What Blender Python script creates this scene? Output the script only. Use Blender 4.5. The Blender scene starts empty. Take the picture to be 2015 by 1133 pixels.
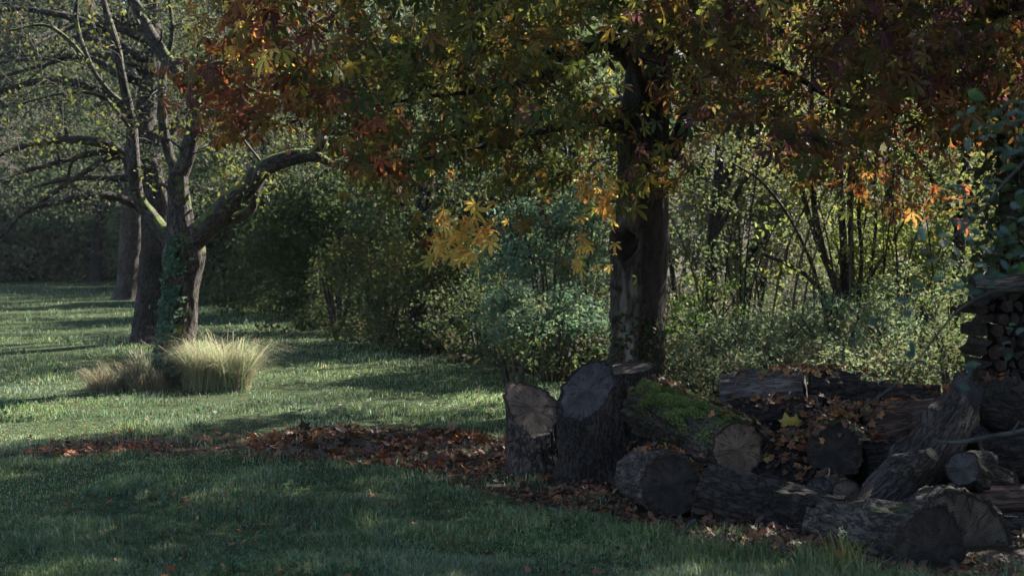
import bpy, math, random
import numpy as np
from mathutils import Vector

# ------------------------------------------------------------------ camera, world, sun, exposure
SC = bpy.context.scene
F, CX, HY, EYE = 2798.0, 1007.5, 480.0, 1.6          # focal length, centre column and horizon row of the view, eye height
cam_d = bpy.data.cameras.new("camera")
cam = bpy.data.objects.new("camera", cam_d)
SC.collection.objects.link(cam)
cam.location = (0, 0, EYE)
cam.rotation_euler = (math.radians(90), 0, 0)
cam_d.sensor_width = 36.0
cam_d.lens = 50.0
cam_d.shift_y = -86.5 / 2015.0
cam_d.clip_start = 0.05
cam_d.clip_end = 1000.0
cam_d.dof.use_dof = True
cam_d.dof.focus_distance = 11.5
cam_d.dof.aperture_fstop = 4.0
SC.camera = cam

SUN_EL, SUN_AZ = 36.0, 45.0                          # elevation; bearing from +Y towards +X
wd = bpy.data.worlds.new("World")
SC.world = wd
wd.use_nodes = True
nt = wd.node_tree
bg = nt.nodes["Background"]
sky = nt.nodes.new("ShaderNodeTexSky")
sky.sky_type = 'NISHITA'
sky.sun_disc = False
sky.sun_elevation = math.radians(SUN_EL)
sky.sun_rotation = math.radians(SUN_AZ)
nt.links.new(sky.outputs[0], bg.inputs[0])
bg.inputs[1].default_value = 0.066

sun_d = bpy.data.lights.new("sun", 'SUN')
sun_d.energy = 5.0
sun_d.angle = math.radians(0.5)
sun_d.color = (1.0, 0.94, 0.84)
sun = bpy.data.objects.new("sun", sun_d)
SC.collection.objects.link(sun)
az, el = math.radians(SUN_AZ), math.radians(SUN_EL)
sdir = Vector((math.sin(az) * math.cos(el), math.cos(az) * math.cos(el), math.sin(el)))
sun.rotation_euler = sdir.to_track_quat('Z', 'Y').to_euler()
sun.location = (20, 15, 20)

SC.view_settings.view_transform = 'Standard'
SC.view_settings.look = 'None'
SC.view_settings.exposure = 2.35
SC.view_settings.gamma = 1.0
SC.cycles.max_bounces = 6
SC.cycles.diffuse_bounces = 3
SC.cycles.glossy_bounces = 2
SC.cycles.transmission_bounces = 4
SC.cycles.transparent_max_bounces = 4
SC.cycles.use_denoising = True
SC.cycles.sample_clamp_indirect = 4.0
SC.cycles.caustics_reflective = False
SC.cycles.caustics_refractive = False

# ------------------------------------------------------------------ helpers
rng = np.random.default_rng(7)
C = SC.collection


def W(px, py, d):
    """the point at depth d whose sight line passes column px, row py"""
    return np.array([(px - CX) / F * d, d, EYE - (py - HY) / F * d])


def Ws(px, py, d):
    px, py, d = np.asarray(px, float), np.asarray(py, float), np.asarray(d, float)
    return np.stack([(px - CX) / F * d, d + 0 * px, EYE - (py - HY) / F * d], -1)


def topx(x, y):
    return CX + x / y * F, HY + EYE * F / y


def vnoise(p, seed=0):
    p = np.asarray(p, float)
    i = np.floor(p).astype(np.int64)
    f = p - i
    f = f * f * (3 - 2 * f)
    r = 0.0
    for dx in (0, 1):
        for dy in (0, 1):
            for dz in (0, 1):
                h = ((i[..., 0] + dx) * 73856093) ^ ((i[..., 1] + dy) * 19349663) ^ ((i[..., 2] + dz) * 83492791) ^ (seed * 2654435)
                h = (h ^ (h >> 13)) * 1274126177 & 0x7fffffff
                h = (h ^ (h >> 16)) & 0xffff
                w = (f[..., 0] if dx else 1 - f[..., 0]) * (f[..., 1] if dy else 1 - f[..., 1]) * (f[..., 2] if dz else 1 - f[..., 2])
                r = r + w * (h / 65535.0)
    return r


def fbm(p, seed=0, octv=4):
    p = np.asarray(p, float)
    s, a, t = 0.0, 1.0, 0.0
    for k in range(octv):
        s = s + a * vnoise(p * (2.03 ** k) + 17.3 * k, seed + k)
        t += a
        a *= 0.5
    return s / t


def gz(x, y):
    x, y = np.asarray(x, float), np.asarray(y, float)
    p = np.stack([x * 0.35, y * 0.35, 0 * x], -1)
    z = (fbm(p, 3, 3) - 0.5) * 0.10
    return z * np.clip(1.4 - y / 60, 0.2, 1)


class M:
    """mesh collector: verts, polygons of any size, one vector and one colour attribute"""

    def __init__(s):
        s.v, s.f, s.mi, s.bc, s.col, s.n = [], [], [], [], [], 0

    def add(s, v, faces, bc=None, col=None, mi=0):
        v = np.asarray(v, float).reshape(-1, 3)
        s.v.append(v)
        for fa in (faces if isinstance(faces, list) else [faces]):
            fa = np.asarray(fa, np.int64)
            s.f.append(fa + s.n)
            s.mi.append(np.full(len(fa), mi))
        s.bc.append(v if bc is None else np.asarray(bc, float).reshape(-1, 3))
        s.col.append(np.tile([0.1, 0.1, 0.1], (len(v), 1)) if col is None else np.broadcast_to(np.asarray(col, float), (len(v), 3)))
        s.n += len(v)

    def build(s, name, mats, loc=(0, 0, 0), parent=None, smooth=True, **props):
        loc = np.asarray(loc, float)
        v = np.concatenate(s.v) - loc
        me = bpy.data.meshes.new(name)
        me.vertices.add(len(v))
        me.vertices.foreach_set("co", v.astype(np.float32).ravel())
        tot = np.concatenate([np.full(len(f), f.shape[1]) for f in s.f])
        idx = np.concatenate([f.ravel() for f in s.f])
        start = np.concatenate([[0], np.cumsum(tot)[:-1]])
        me.loops.add(len(idx))
        me.loops.foreach_set("vertex_index", idx.astype(np.int32))
        me.polygons.add(len(tot))
        me.polygons.foreach_set("loop_start", start.astype(np.int32))
        me.polygons.foreach_set("loop_total", tot.astype(np.int32))
        me.polygons.foreach_set("material_index", np.concatenate(s.mi).astype(np.int32))
        me.polygons.foreach_set("use_smooth", np.full(len(tot), smooth))
        a = me.attributes.new("barkco", 'FLOAT_VECTOR', 'POINT')
        a.data.foreach_set("vector", np.concatenate(s.bc).astype(np.float32).ravel())
        a = me.attributes.new("tint", 'FLOAT_COLOR', 'POINT')
        c = np.concatenate(s.col)
        a.data.foreach_set("color", np.concatenate([c, np.ones((len(c), 1))], 1).astype(np.float32).ravel())
        me.update(calc_edges=True)
        for m in (mats if isinstance(mats, (list, tuple)) else [mats]):
            me.materials.append(m)
        o = bpy.data.objects.new(name, me)
        C.objects.link(o)
        if parent is not None:
            o.parent = parent
        else:
            o.location = loc
        for k, val in props.items():
            o[k] = val
        return o


def thing(name, label, cat, loc, group=None):
    o = bpy.data.objects.new(name, None)
    o.empty_display_size = 0.2
    C.objects.link(o)
    o.location = loc
    o["label"] = label
    o["category"] = cat
    if group:
        o["group"] = group
    return o


# ------------------------------------------------------------------ materials
def new_mat(name):
    m = bpy.data.materials.new(name)
    m.use_nodes = True
    nt = m.node_tree
    nt.nodes.clear()
    return m, nt, nt.nodes, nt.links


def ramp(nodes, stops):
    r = nodes.new("ShaderNodeValToRGB")
    e = r.color_ramp.elements
    while len(e) < len(stops):
        e.new(0.5)
    for el_, (p, c) in zip(e, stops):
        el_.position = p
        el_.color = (*c, 1)
    return r


def leaf_mat(name, trans=0.4, rough=0.55, spec=0.25, boost=1.6, through=(1.08, 1.03, .75)):
    m, nt, N, L = new_mat(name)
    at_ = N.new("ShaderNodeAttribute")
    at_.attribute_name = "tint"
    nz = N.new("ShaderNodeTexNoise")
    nz.inputs["Scale"].default_value = 40
    geo = N.new("ShaderNodeNewGeometry")
    L.new(geo.outputs["Position"], nz.inputs["Vector"])
    mr = N.new("ShaderNodeMapRange")
    mr.inputs[3].default_value = 0.65
    mr.inputs[4].default_value = 1.35
    L.new(nz.outputs["Fac"], mr.inputs[0])
    mul = N.new("ShaderNodeVectorMath")
    mul.operation = 'SCALE'
    L.new(at_.outputs["Color"], mul.inputs[0])
    L.new(mr.outputs[0], mul.inputs["Scale"])
    p = N.new("ShaderNodeBsdfPrincipled")
    p.inputs["Roughness"].default_value = rough
    p.inputs["Specular IOR Level"].default_value = spec
    L.new(mul.outputs[0], p.inputs["Base Color"])
    t = N.new("ShaderNodeBsdfTranslucent")
    m2 = N.new("ShaderNodeVectorMath")
    m2.operation = 'MULTIPLY'
    m2.inputs[1].default_value = tuple(boost * c_ for c_ in through)
    L.new(mul.outputs[0], m2.inputs[0])
    L.new(m2.outputs[0], t.inputs["Color"])
    mx = N.new("ShaderNodeMixShader")
    mx.inputs[0].default_value = trans
    L.new(p.outputs[0], mx.inputs[1])
    L.new(t.outputs[0], mx.inputs[2])
    o = N.new("ShaderNodeOutputMaterial")
    L.new(mx.outputs[0], o.inputs[0])
    return m


def bark_mat(name, stops, sc=(27, 27, 10), moss=(0.035, 0.055, 0.012), moss_amt=0.0, bump=0.8, dist=0.02, scars=False):
    m, nt, N, L = new_mat(name)
    at_ = N.new("ShaderNodeAttribute")
    at_.attribute_name = "barkco"
    mp = N.new("ShaderNodeMapping")
    mp.inputs["Scale"].default_value = sc
    L.new(at_.outputs["Vector"], mp.inputs[0])
    nz = N.new("ShaderNodeTexNoise")
    nz.inputs["Scale"].default_value = 1.0
    nz.inputs["Detail"].default_value = 8
    nz.inputs["Roughness"].default_value = 0.65
    nz.inputs["Distortion"].default_value = 0.6
    L.new(mp.outputs[0], nz.inputs["Vector"])
    n2 = N.new("ShaderNodeTexNoise")
    n2.inputs["Scale"].default_value = 1.1
    n2.inputs["Detail"].default_value = 3
    n2.inputs["Roughness"].default_value = 0.55
    n2.inputs["Distortion"].default_value = 0.9
    L.new(mp.outputs[0], n2.inputs["Vector"])
    s1 = N.new("ShaderNodeMath")
    s1.operation = 'SUBTRACT'
    s1.inputs[1].default_value = 0.5
    L.new(n2.outputs["Fac"], s1.inputs[0])
    s2 = N.new("ShaderNodeMath")
    s2.operation = 'ABSOLUTE'
    L.new(s1.outputs[0], s2.inputs[0])
    vr = N.new("ShaderNodeMapRange")
    vr.inputs[1].default_value = 0.0
    vr.inputs[2].default_value = 0.09
    L.new(s2.outputs[0], vr.inputs[0])
    h = N.new("ShaderNodeMath")
    h.operation = 'MULTIPLY_ADD'
    L.new(vr.outputs[0], h.inputs[0])
    h.inputs[1].default_value = 0.5
    L.new(nz.outputs["Fac"], h.inputs[2])
    hs = N.new("ShaderNodeMath")
    hs.operation = 'MULTIPLY'
    hs.inputs[1].default_value = 0.75
    L.new(h.outputs[0], hs.inputs[0])
    cr = ramp(N, stops)
    L.new(hs.outputs[0], cr.inputs[0])
    # large blotches of lichen and dirt
    big = N.new("ShaderNodeTexNoise")
    big.inputs["Scale"].default_value = 3.0
    big.inputs["Detail"].default_value = 5
    L.new(at_.outputs["Vector"], big.inputs["Vector"])
    bigr = N.new("ShaderNodeMapRange")
    bigr.inputs[1].default_value = 0.3
    bigr.inputs[2].default_value = 0.7
    bigr.inputs[3].default_value = 0.55
    bigr.inputs[4].default_value = 1.35
    L.new(big.outputs["Fac"], bigr.inputs[0])
    sc_ = N.new("ShaderNodeVectorMath")
    sc_.operation = 'SCALE'
    L.new(cr.outputs[0], sc_.inputs[0])
    L.new(bigr.outputs[0], sc_.inputs["Scale"])
    # moss grows on upward faces
    geo = N.new("ShaderNodeNewGeometry")
    sep = N.new("ShaderNodeSeparateXYZ")
    L.new(geo.outputs["Normal"], sep.inputs[0])
    mn = N.new("ShaderNodeTexNoise")
    mn.inputs["Scale"].default_value = 7.0
    mn.inputs["Detail"].default_value = 6
    L.new(geo.outputs["Position"], mn.inputs["Vector"])
    a1 = N.new("ShaderNodeMath")
    a1.operation = 'MULTIPLY_ADD'
    L.new(sep.outputs[2], a1.inputs[0])
    a1.inputs[1].default_value = 0.35
    L.new(mn.outputs["Fac"], a1.inputs[2])
    a2 = N.new("ShaderNodeMapRange")
    a2.inputs[1].default_value = 1.0 - moss_amt
    a2.inputs[2].default_value = 1.12 - moss_amt
    L.new(a1.outputs[0], a2.inputs[0])
    mixc = N.new("ShaderNodeMix")
    mixc.data_type = 'RGBA'
    L.new(a2.outputs[0], mixc.inputs[0])
    dk = N.new("ShaderNodeVectorMath")
    dk.operation = 'SCALE'
    dk.inputs["Scale"].default_value = 0.82
    L.new(sc_.outputs[0], dk.inputs[0])
    L.new(dk.outputs[0], mixc.inputs[6])
    mixc.inputs[7].default_value = (*moss, 1)
    bp = N.new("ShaderNodeBump")
    bp.inputs["Strength"].default_value = bump
    bp.inputs["Distance"].default_value = dist
    L.new(h.outputs[0], bp.inputs["Height"])
    p = N.new("ShaderNodeBsdfPrincipled")
    p.inputs["Roughness"].default_value = 0.85
    p.inputs["Specular IOR Level"].default_value = 0.2
    final = mixc.outputs[2]
    if scars:        # bare pale wood (first channel) and black rotten wood plus painted side shade (second channel)
        ta = N.new("ShaderNodeAttribute")
        ta.attribute_name = "tint"
        ts = N.new("ShaderNodeSeparateXYZ")
        L.new(ta.outputs["Vector"], ts.inputs[0])
        for ch, c_ in ((0, (.17, .15, .14)), (1, (.006, .005, .005))):
            mm = N.new("ShaderNodeMath")
            mm.operation = 'MULTIPLY'
            mm.inputs[1].default_value = .85
            L.new(ts.outputs[ch], mm.inputs[0])
            mz = N.new("ShaderNodeMix")
            mz.data_type = 'RGBA'
            L.new(mm.outputs[0], mz.inputs[0])
            L.new(final, mz.inputs[6])
            mz.inputs[7].default_value = (*c_, 1)
            final = mz.outputs[2]
    L.new(final, p.inputs["Base Color"])
    L.new(bp.outputs[0], p.inputs["Normal"])
    o = N.new("ShaderNodeOutputMaterial")
    L.new(p.outputs[0], o.inputs[0])
    return m


def cut_mat(name, c1, c2, crack=0.5):
    m, nt, N, L = new_mat(name)
    at_ = N.new("ShaderNodeAttribute")
    at_.attribute_name = "barkco"
    nz = N.new("ShaderNodeTexNoise")
    nz.inputs["Scale"].default_value = 5
    nz.inputs["Detail"].default_value = 5
    L.new(at_.outputs["Vector"], nz.inputs["Vector"])
    ln = N.new("ShaderNodeVectorMath")
    ln.operation = 'LENGTH'
    L.new(at_.outputs["Vector"], ln.inputs[0])
    a = N.new("ShaderNodeMath")
    a.operation = 'MULTIPLY_ADD'
    L.new(nz.outputs["Fac"], a.inputs[0])
    a.inputs[1].default_value = 0.05
    L.new(ln.outputs["Value"], a.inputs[2])
    b = N.new("ShaderNodeMath")
    b.operation = 'MULTIPLY'
    b.inputs[1].default_value = 420
    L.new(a.outputs[0], b.inputs[0])
    s = N.new("ShaderNodeMath")
    s.operation = 'SINE'
    L.new(b.outputs[0], s.inputs[0])
    # dirt
    nd = N.new("ShaderNodeTexNoise")
    nd.inputs["Scale"].default_value = 9
    nd.inputs["Detail"].default_value = 8
    nd.inputs["Roughness"].default_value = 0.7
    L.new(at_.outputs["Vector"], nd.inputs["Vector"])
    mx = N.new("ShaderNodeMath")
    mx.operation = 'MULTIPLY_ADD'
    L.new(s.outputs[0], mx.inputs[0])
    mx.inputs[1].default_value = 0.05
    L.new(nd.outputs["Fac"], mx.inputs[2])
    cr = ramp(N, [(0.3, tuple(x * 0.45 for x in c1)), (0.48, c1), (0.66, c2)])
    L.new(mx.outputs[0], cr.inputs[0])
    sx = N.new("ShaderNodeSeparateXYZ")
    L.new(at_.outputs["Vector"], sx.inputs[0])
    an = N.new("ShaderNodeMath")
    an.operation = 'ARCTAN2'
    L.new(sx.outputs[0], an.inputs[0])
    L.new(sx.outputs[1], an.inputs[1])
    cb = N.new("ShaderNodeCombineXYZ")
    L.new(an.outputs[0], cb.inputs[0])
    L.new(ln.outputs["Value"], cb.inputs[1])
    cn = N.new("ShaderNodeTexNoise")
    cn.inputs["Scale"].default_value = 3.2
    cn.inputs["Detail"].default_value = 2
    L.new(cb.outputs[0], cn.inputs["Vector"])
    c1_ = N.new("ShaderNodeMath")
    c1_.operation = 'SUBTRACT'
    c1_.inputs[1].default_value = .5
    L.new(cn.outputs["Fac"], c1_.inputs[0])
    c2_ = N.new("ShaderNodeMath")
    c2_.operation = 'ABSOLUTE'
    L.new(c1_.outputs[0], c2_.inputs[0])
    c3_ = N.new("ShaderNodeMapRange")
    c3_.inputs[1].default_value = .004
    c3_.inputs[2].default_value = .022
    c3_.inputs[3].default_value = .3
    L.new(c2_.outputs[0], c3_.inputs[0])
    cm = N.new("ShaderNodeVectorMath")
    cm.operation = 'SCALE'
    L.new(cr.outputs[0], cm.inputs[0])
    L.new(c3_.outputs[0], cm.inputs["Scale"])
    bp = N.new("ShaderNodeBump")
    bp.inputs["Strength"].default_value = 0.4
    bp.inputs["Distance"].default_value = 0.006
    L.new(mx.outputs[0], bp.inputs["Height"])
    p = N.new("ShaderNodeBsdfPrincipled")
    p.inputs["Roughness"].default_value = 0.8
    p.inputs["Specular IOR Level"].default_value = 0.2
    L.new(cm.outputs[0], p.inputs["Base Color"])
    L.new(bp.outputs[0], p.inputs["Normal"])
    o = N.new("ShaderNodeOutputMaterial")
    L.new(p.outputs[0], o.inputs[0])
    return m


def ground_mat():
    m, nt, N, L = new_mat("ground_soil")
    geo = N.new("ShaderNodeNewGeometry")
    n1 = N.new("ShaderNodeTexNoise")
    n1.inputs["Scale"].default_value = 9
    n1.inputs["Detail"].default_value = 10
    n1.inputs["Roughness"].default_value = 0.75
    L.new(geo.outputs["Position"], n1.inputs["Vector"])
    n2 = N.new("ShaderNodeTexNoise")
    n2.inputs["Scale"].default_value = 0.5
    n2.inputs["Detail"].default_value = 4
    L.new(geo.outputs["Position"], n2.inputs["Vector"])
    r1 = ramp(N, [(0.35, (0.010, 0.014, 0.006)), (0.55, (0.03, 0.045, 0.014)), (0.75, (0.07, 0.075, 0.03))])
    r2 = ramp(N, [(0.3, (0.012, 0.009, 0.006)), (0.6, (0.04, 0.028, 0.016)), (0.8, (0.08, 0.05, 0.028))])
    L.new(n1.outputs["Fac"], r1.inputs[0])
    L.new(n1.outputs["Fac"], r2.inputs[0])
    at_ = N.new("ShaderNodeAttribute")
    at_.attribute_name = "tint"
    sp = N.new("ShaderNodeSeparateXYZ")
    L.new(at_.outputs["Vector"], sp.inputs[0])
    mx = N.new("ShaderNodeMix")
    mx.data_type = 'RGBA'
    L.new(sp.outputs[0], mx.inputs[0])
    L.new(r1.outputs[0], mx.inputs[6])
    L.new(r2.outputs[0], mx.inputs[7])
    bp = N.new("ShaderNodeBump")
    bp.inputs["Strength"].default_value = 0.8
    bp.inputs["Distance"].default_value = 0.03
    L.new(n1.outputs["Fac"], bp.inputs["Height"])
    p = N.new("ShaderNodeBsdfPrincipled")
    p.inputs["Roughness"].default_value = 0.95
    p.inputs["Specular IOR Level"].default_value = 0.1
    L.new(mx.outputs[2], p.inputs["Base Color"])
    L.new(bp.outputs[0], p.inputs["Normal"])
    o = N.new("ShaderNodeOutputMaterial")
    L.new(p.outputs[0], o.inputs[0])
    return m


MAT_LEAF = leaf_mat("tree_leaf", 0.42, 0.65, 0.15, 1.9)
MAT_BUSH = leaf_mat("bush_leaf", 0.38, 0.7, 0.12, 1.6)
MAT_GRASS = leaf_mat("grass_blade", 0.34, 0.6, 0.15, 1.5, (.98, 1.04, .95))
MAT_LITTER = leaf_mat("dead_leaf", 0.15, 0.6, 0.3, 1.2)
MAT_MOSS = leaf_mat("moss", 0.2, 0.8, 0.1, 1.3)
MAT_BARK = bark_mat("rough_bark", [(0.25, (0.0067, 0.0049, 0.0043)), (0.5, (0.0336, 0.0252, 0.0215)), (0.8, (0.1064, 0.0815, 0.0688))], moss_amt=0.14)
MAT_BARK_MOSS = bark_mat("mossy_bark", [(0.25, (0.0067, 0.0049, 0.0039)), (0.5, (0.0336, 0.0243, 0.0189)), (0.8, (0.1064, 0.0795, 0.0619))], moss=(0.05, 0.065, 0.022), moss_amt=0.30)
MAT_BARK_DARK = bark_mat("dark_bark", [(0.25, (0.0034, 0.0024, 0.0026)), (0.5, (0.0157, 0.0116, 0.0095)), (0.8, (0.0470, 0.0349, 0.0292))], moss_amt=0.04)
MAT_BARK_DARK2 = bark_mat("grey_ridged_bark", [(0.25, (0.0056, 0.0039, 0.0034)), (0.5, (0.0269, 0.0204, 0.0181)), (0.8, (0.0784, 0.0601, 0.0533))], sc=(34, 34, 8), moss_amt=0.03)
MAT_BARK_RED = bark_mat("reddish_bark", [(0.25, (0.0112, 0.0068, 0.0052)), (0.5, (0.0616, 0.0349, 0.0258)), (0.8, (0.1456, 0.0873, 0.0645))], sc=(40, 40, 5))
MAT_BARK_PALE = bark_mat("pale_weathered_wood", [(0.2, (0.0134, 0.0107, 0.0103)), (0.5, (0.0672, 0.0534, 0.0482)), (0.8, (0.1904, 0.1503, 0.1376))], sc=(45, 45, 4), bump=0.6)
MAT_BARK_SMOOTH = bark_mat("smooth_maple_bark", [(0.2, (0.0090, 0.0068, 0.0060)), (0.5, (0.0291, 0.0213, 0.0181)), (0.85, (0.0840, 0.0640, 0.0533))], sc=(16, 16, 6), scars=True, bump=0.45, moss_amt=0.02)
MAT_BARK_OLD = bark_mat("old_tree_bark", [(0.25, (0.007, 0.005, 0.0045)), (0.5, (0.034, 0.026, 0.023)), (0.8, (0.10, 0.082, 0.074))], moss=(0.085, 0.105, 0.022), moss_amt=0.40)
MAT_TWIG = bark_mat("twig_bark", [(0.2, (0.015, 0.012, 0.009)), (0.8, (0.09, 0.075, 0.06))], sc=(20, 20, 6), bump=0.2)
MAT_TWIG_PALE = bark_mat("pale_twig_bark", [(0.2, (0.022, 0.023, 0.020)), (0.8, (0.07, 0.072, 0.062))], sc=(20, 20, 6), bump=0.2)
MAT_CUT = cut_mat("sawn_wood", (0.05, 0.038, 0.028), (0.10, 0.078, 0.058))
MAT_CUT_WARM = cut_mat("fresh_sawn_wood", (0.095, 0.062, 0.044), (0.17, 0.118, 0.086))
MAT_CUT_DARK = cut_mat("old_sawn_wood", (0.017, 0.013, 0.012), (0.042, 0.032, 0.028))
MAT_CUT_GREY = cut_mat("weathered_sawn_wood", (0.034, 0.029, 0.029), (0.07, 0.062, 0.062))
MAT_CUT_FW = cut_mat("stacked_firewood_end", (0.020, 0.012, 0.010), (0.045, 0.027, 0.022))
MAT_GROUND = ground_mat()

# ------------------------------------------------------------------ geometry generators
def spline(pts, n):
    pts = np.asarray(pts, float)
    if len(pts) < 3:
        t = np.linspace(0, 1, n)[:, None]
        return pts[0] * (1 - t) + pts[-1] * t
    seg = np.linalg.norm(np.diff(pts[:, :3], axis=0), axis=1) + 1e-9
    u = np.concatenate([[0], np.cumsum(seg)])
    P = np.vstack([2 * pts[0] - pts[1], pts, 2 * pts[-1] - pts[-2]])
    q = np.linspace(0, u[-1], n)
    k = np.clip(np.searchsorted(u, q, 'right') - 1, 0, len(seg) - 1)
    t = ((q - u[k]) / seg[k])[:, None]
    p0, p1, p2, p3 = P[k], P[k + 1], P[k + 2], P[k + 3]
    return 0.5 * (2 * p1 + (p2 - p0) * t + (2 * p0 - 5 * p1 + 4 * p2 - p3) * t ** 2 + (3 * p1 - p0 - 3 * p2 + p3) * t ** 3)


def frames(path):
    T = np.gradient(path, axis=0)
    T /= np.linalg.norm(T, axis=1)[:, None] + 1e-12
    n0 = np.cross(T[0], [0, 0, 1.0])
    if np.linalg.norm(n0) < 0.15:
        n0 = np.cross(T[0], [0, 1.0, 0])
    n0 /= np.linalg.norm(n0)
    A = [n0]
    for i in range(1, len(path)):
        n = A[-1] - T[i] * np.dot(A[-1], T[i])
        A.append(n / (np.linalg.norm(n) + 1e-12))
    A = np.array(A)
    return T, A, np.cross(T, A)


def tube(m, pts, n=16, seg=10, rough=0.0, freq=10.0, fs=2.0, lump=0.0, seed=0, ends=None, cap=True, mi=0, warp=None, col=None, saddle=0.0, knots=0):
    """pts rows: x, y, z, radius. ends: {0: normal, 1: normal} cut planes. Returns the two end rings and centres"""
    pts = np.asarray(pts, float)
    sp = spline(pts, n)
    path, R = sp[:, :3], np.maximum(sp[:, 3], 0.0008)
    T, A, B = frames(path)
    th = np.linspace(0, 2 * np.pi, seg, endpoint=False)
    ct, st = np.cos(th), np.sin(th)
    s = np.concatenate([[0], np.cumsum(np.linalg.norm(np.diff(path, axis=0), axis=1))])
    bc = np.stack([np.outer(R, ct), np.outer(R, st), np.repeat(s[:, None], seg, 1)], -1) + np.array([seed * 1.37, seed * 0.71, seed * 2.3])
    rad = np.repeat(R[:, None], seg, 1)
    if lump:
        rad = rad * (1 + lump * (fbm(bc * 3.0 / max(R.mean(), .05) * .15, seed + 5, 3) - 0.5) * 2)
    if rough:
        q = bc * np.array([freq, freq, fs])
        w = fbm(q * 0.5, seed + 9, 2)
        rid = 1 - np.abs(2 * fbm(q + w[..., None] * 1.5, seed, 3) - 1) * 2.2
        rad = rad + rough * (0.5 - rid)
    for kk in range(knots):
        kr = np.random.default_rng(seed * 31 + kk)
        ka, ks, kw = kr.uniform(0, 6.28), kr.uniform(.12, .88) * s[-1], kr.uniform(.03, .06)
        da = np.abs((th - ka + np.pi) % (2 * np.pi) - np.pi)[None] * R.mean()
        q_ = np.sqrt(da ** 2 + ((s - ks)[:, None] * .8) ** 2) / kw
        rad = rad + .030 * np.exp(-(q_ - .8) ** 2 * 2.2) - .02 * np.exp(-q_ ** 2 * 3)
    if warp is not None:
        rad = warp(rad, th, path, s)
    v = path[:, None] + A[:, None] * (rad * ct)[..., None] + B[:, None] * (rad * st)[..., None]
    res = {}
    if ends:
        for e, nn in ends.items():
            i = 0 if e == 0 else n - 1
            nn = np.asarray(nn, float)
            nn /= np.linalg.norm(nn)
            ax = T[i]
            # slide whole column ends onto the cut plane, fading inwards
            off = -((v[i] - path[i]) @ nn) / (ax @ nn)
            if saddle and e == 1:
                u_ = (v[i] - path[i])[:, 0] / R[i]
                off = off + saddle * (u_ * u_ - .5) - saddle * .5 * u_
            k = np.arange(n) if e == 0 else np.arange(n)[::-1]
            fade = np.clip(1 - k / (n * 0.75), 0, 1)
            v = v + (fade[:, None] * off[None, :])[..., None] * ax
            res[e] = (v[i].copy(), path[i].copy(), nn if (nn @ ax > 0) == (e == 1) else -nn, rad[i].copy(), th)
    ii = np.arange(n - 1)[:, None] * seg
    jj = np.arange(seg)[None]
    j2 = (jj + 1) % seg
    f = np.stack([ii + jj, ii + j2, ii + seg + j2, ii + seg + jj], -1).reshape(-1, 4)
    m.add(v, f, bc, col=col, mi=mi)
    if cap and not ends:
        for i in (0, n - 1):
            c = path[i][None]
            vv = np.vstack([v[i], c])
            fa = np.stack([np.arange(seg), (np.arange(seg) + 1) % seg, np.full(seg, seg)], 1)
            m.add(vv, fa, np.vstack([bc[i], bc[i].mean(0)]), col=col, mi=mi)
    return res


def cut_face(end, inset=0.93, seed=0, rough=0.004):
    """bark lip and the sawn disc inside it"""
    ring, c, n, rad, th = end
    seg = len(ring)
    lip = M()
    inner = c + (ring - c) * inset
    inner2 = inner - n * 0.008
    v = np.vstack([ring, inner, inner2])
    j = np.arange(seg)
    j2 = (j + 1) % seg
    f = np.vstack([np.stack([j, j2, j2 + seg, j + seg], 1), np.stack([j + seg, j2 + seg, j2 + 2 * seg, j + 2 * seg], 1)])
    u = np.stack([rad * np.cos(th), rad * np.sin(th), 0 * th], 1)
    lip.add(v, f, np.vstack([u, u * 1.05, u * 1.1]) * 3)
    disc = M()
    K = 9
    vs, bcs = [], []
    for k in range(K, 0, -1):
        t = k / K
        p = c - n * 0.006 + (inner - c) * t
        q = u * inset * t
        p = p + n * ((fbm(np.c_[q[:, 0] * 9, q[:, 1] * 30, 0 * th] + seed, seed, 3) - .5) * rough * 2)[:, None]
        vs.append(p)
        bcs.append(q)
    vs.append((c - n * 0.006)[None])
    bcs.append(np.zeros((1, 3)))
    fs = []
    for k in range(K - 1):
        fs.append(np.stack([k * seg + j, k * seg + j2, (k + 1) * seg + j2, (k + 1) * seg + j], 1))
    disc.add(np.vstack(vs), [np.vstack(fs), np.stack([(K - 1) * seg + j, (K - 1) * seg + j2, np.full(seg, K * seg)], 1)], np.vstack(bcs) + 0.0)
    return lip, disc


def rot_from(nrm, spin):
    """(N,3) normals, (N) spins -> (N,3,3) with columns x, y, z=normal"""
    nrm = nrm / (np.linalg.norm(nrm, axis=1)[:, None] + 1e-9)
    a = np.where(np.abs(nrm[:, 2:3]) < 0.9, np.array([[0, 0, 1.0]]), np.array([[1.0, 0, 0]]))
    x = np.cross(a, nrm)
    x /= np.linalg.norm(x, axis=1)[:, None]
    y = np.cross(nrm, x)
    c, s = np.cos(spin)[:, None], np.sin(spin)[:, None]
    return np.stack([x * c + y * s, -x * s + y * c, nrm], -1)


def fan(outline, cz=0.0):
    o = np.array(outline, float)
    n = len(o)
    v = np.vstack([o, [[0, o[:, 1].mean() * 0.9, cz]]])
    f = np.stack([np.arange(n), (np.arange(n) + 1) % n, np.full(n, n)], 1)
    return v, f


# lobed maple leaf, stalk at the origin, tip along +y, length about 1
_ml = [(0.0, 0.0), (0.22, -0.08), (0.50, 0.05), (0.36, 0.22), (0.62, 0.52), (0.28, 0.50), (0.20, 0.62), (0.0, 1.0),
       (-0.20, 0.62), (-0.28, 0.50), (-0.62, 0.52), (-0.36, 0.22), (-0.50, 0.05), (-0.22, -0.08)]
MAPLE = fan([(x, y, -0.25 * (x * x + (y - .35) ** 2) + 0.02) for x, y in _ml], 0.06)
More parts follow.
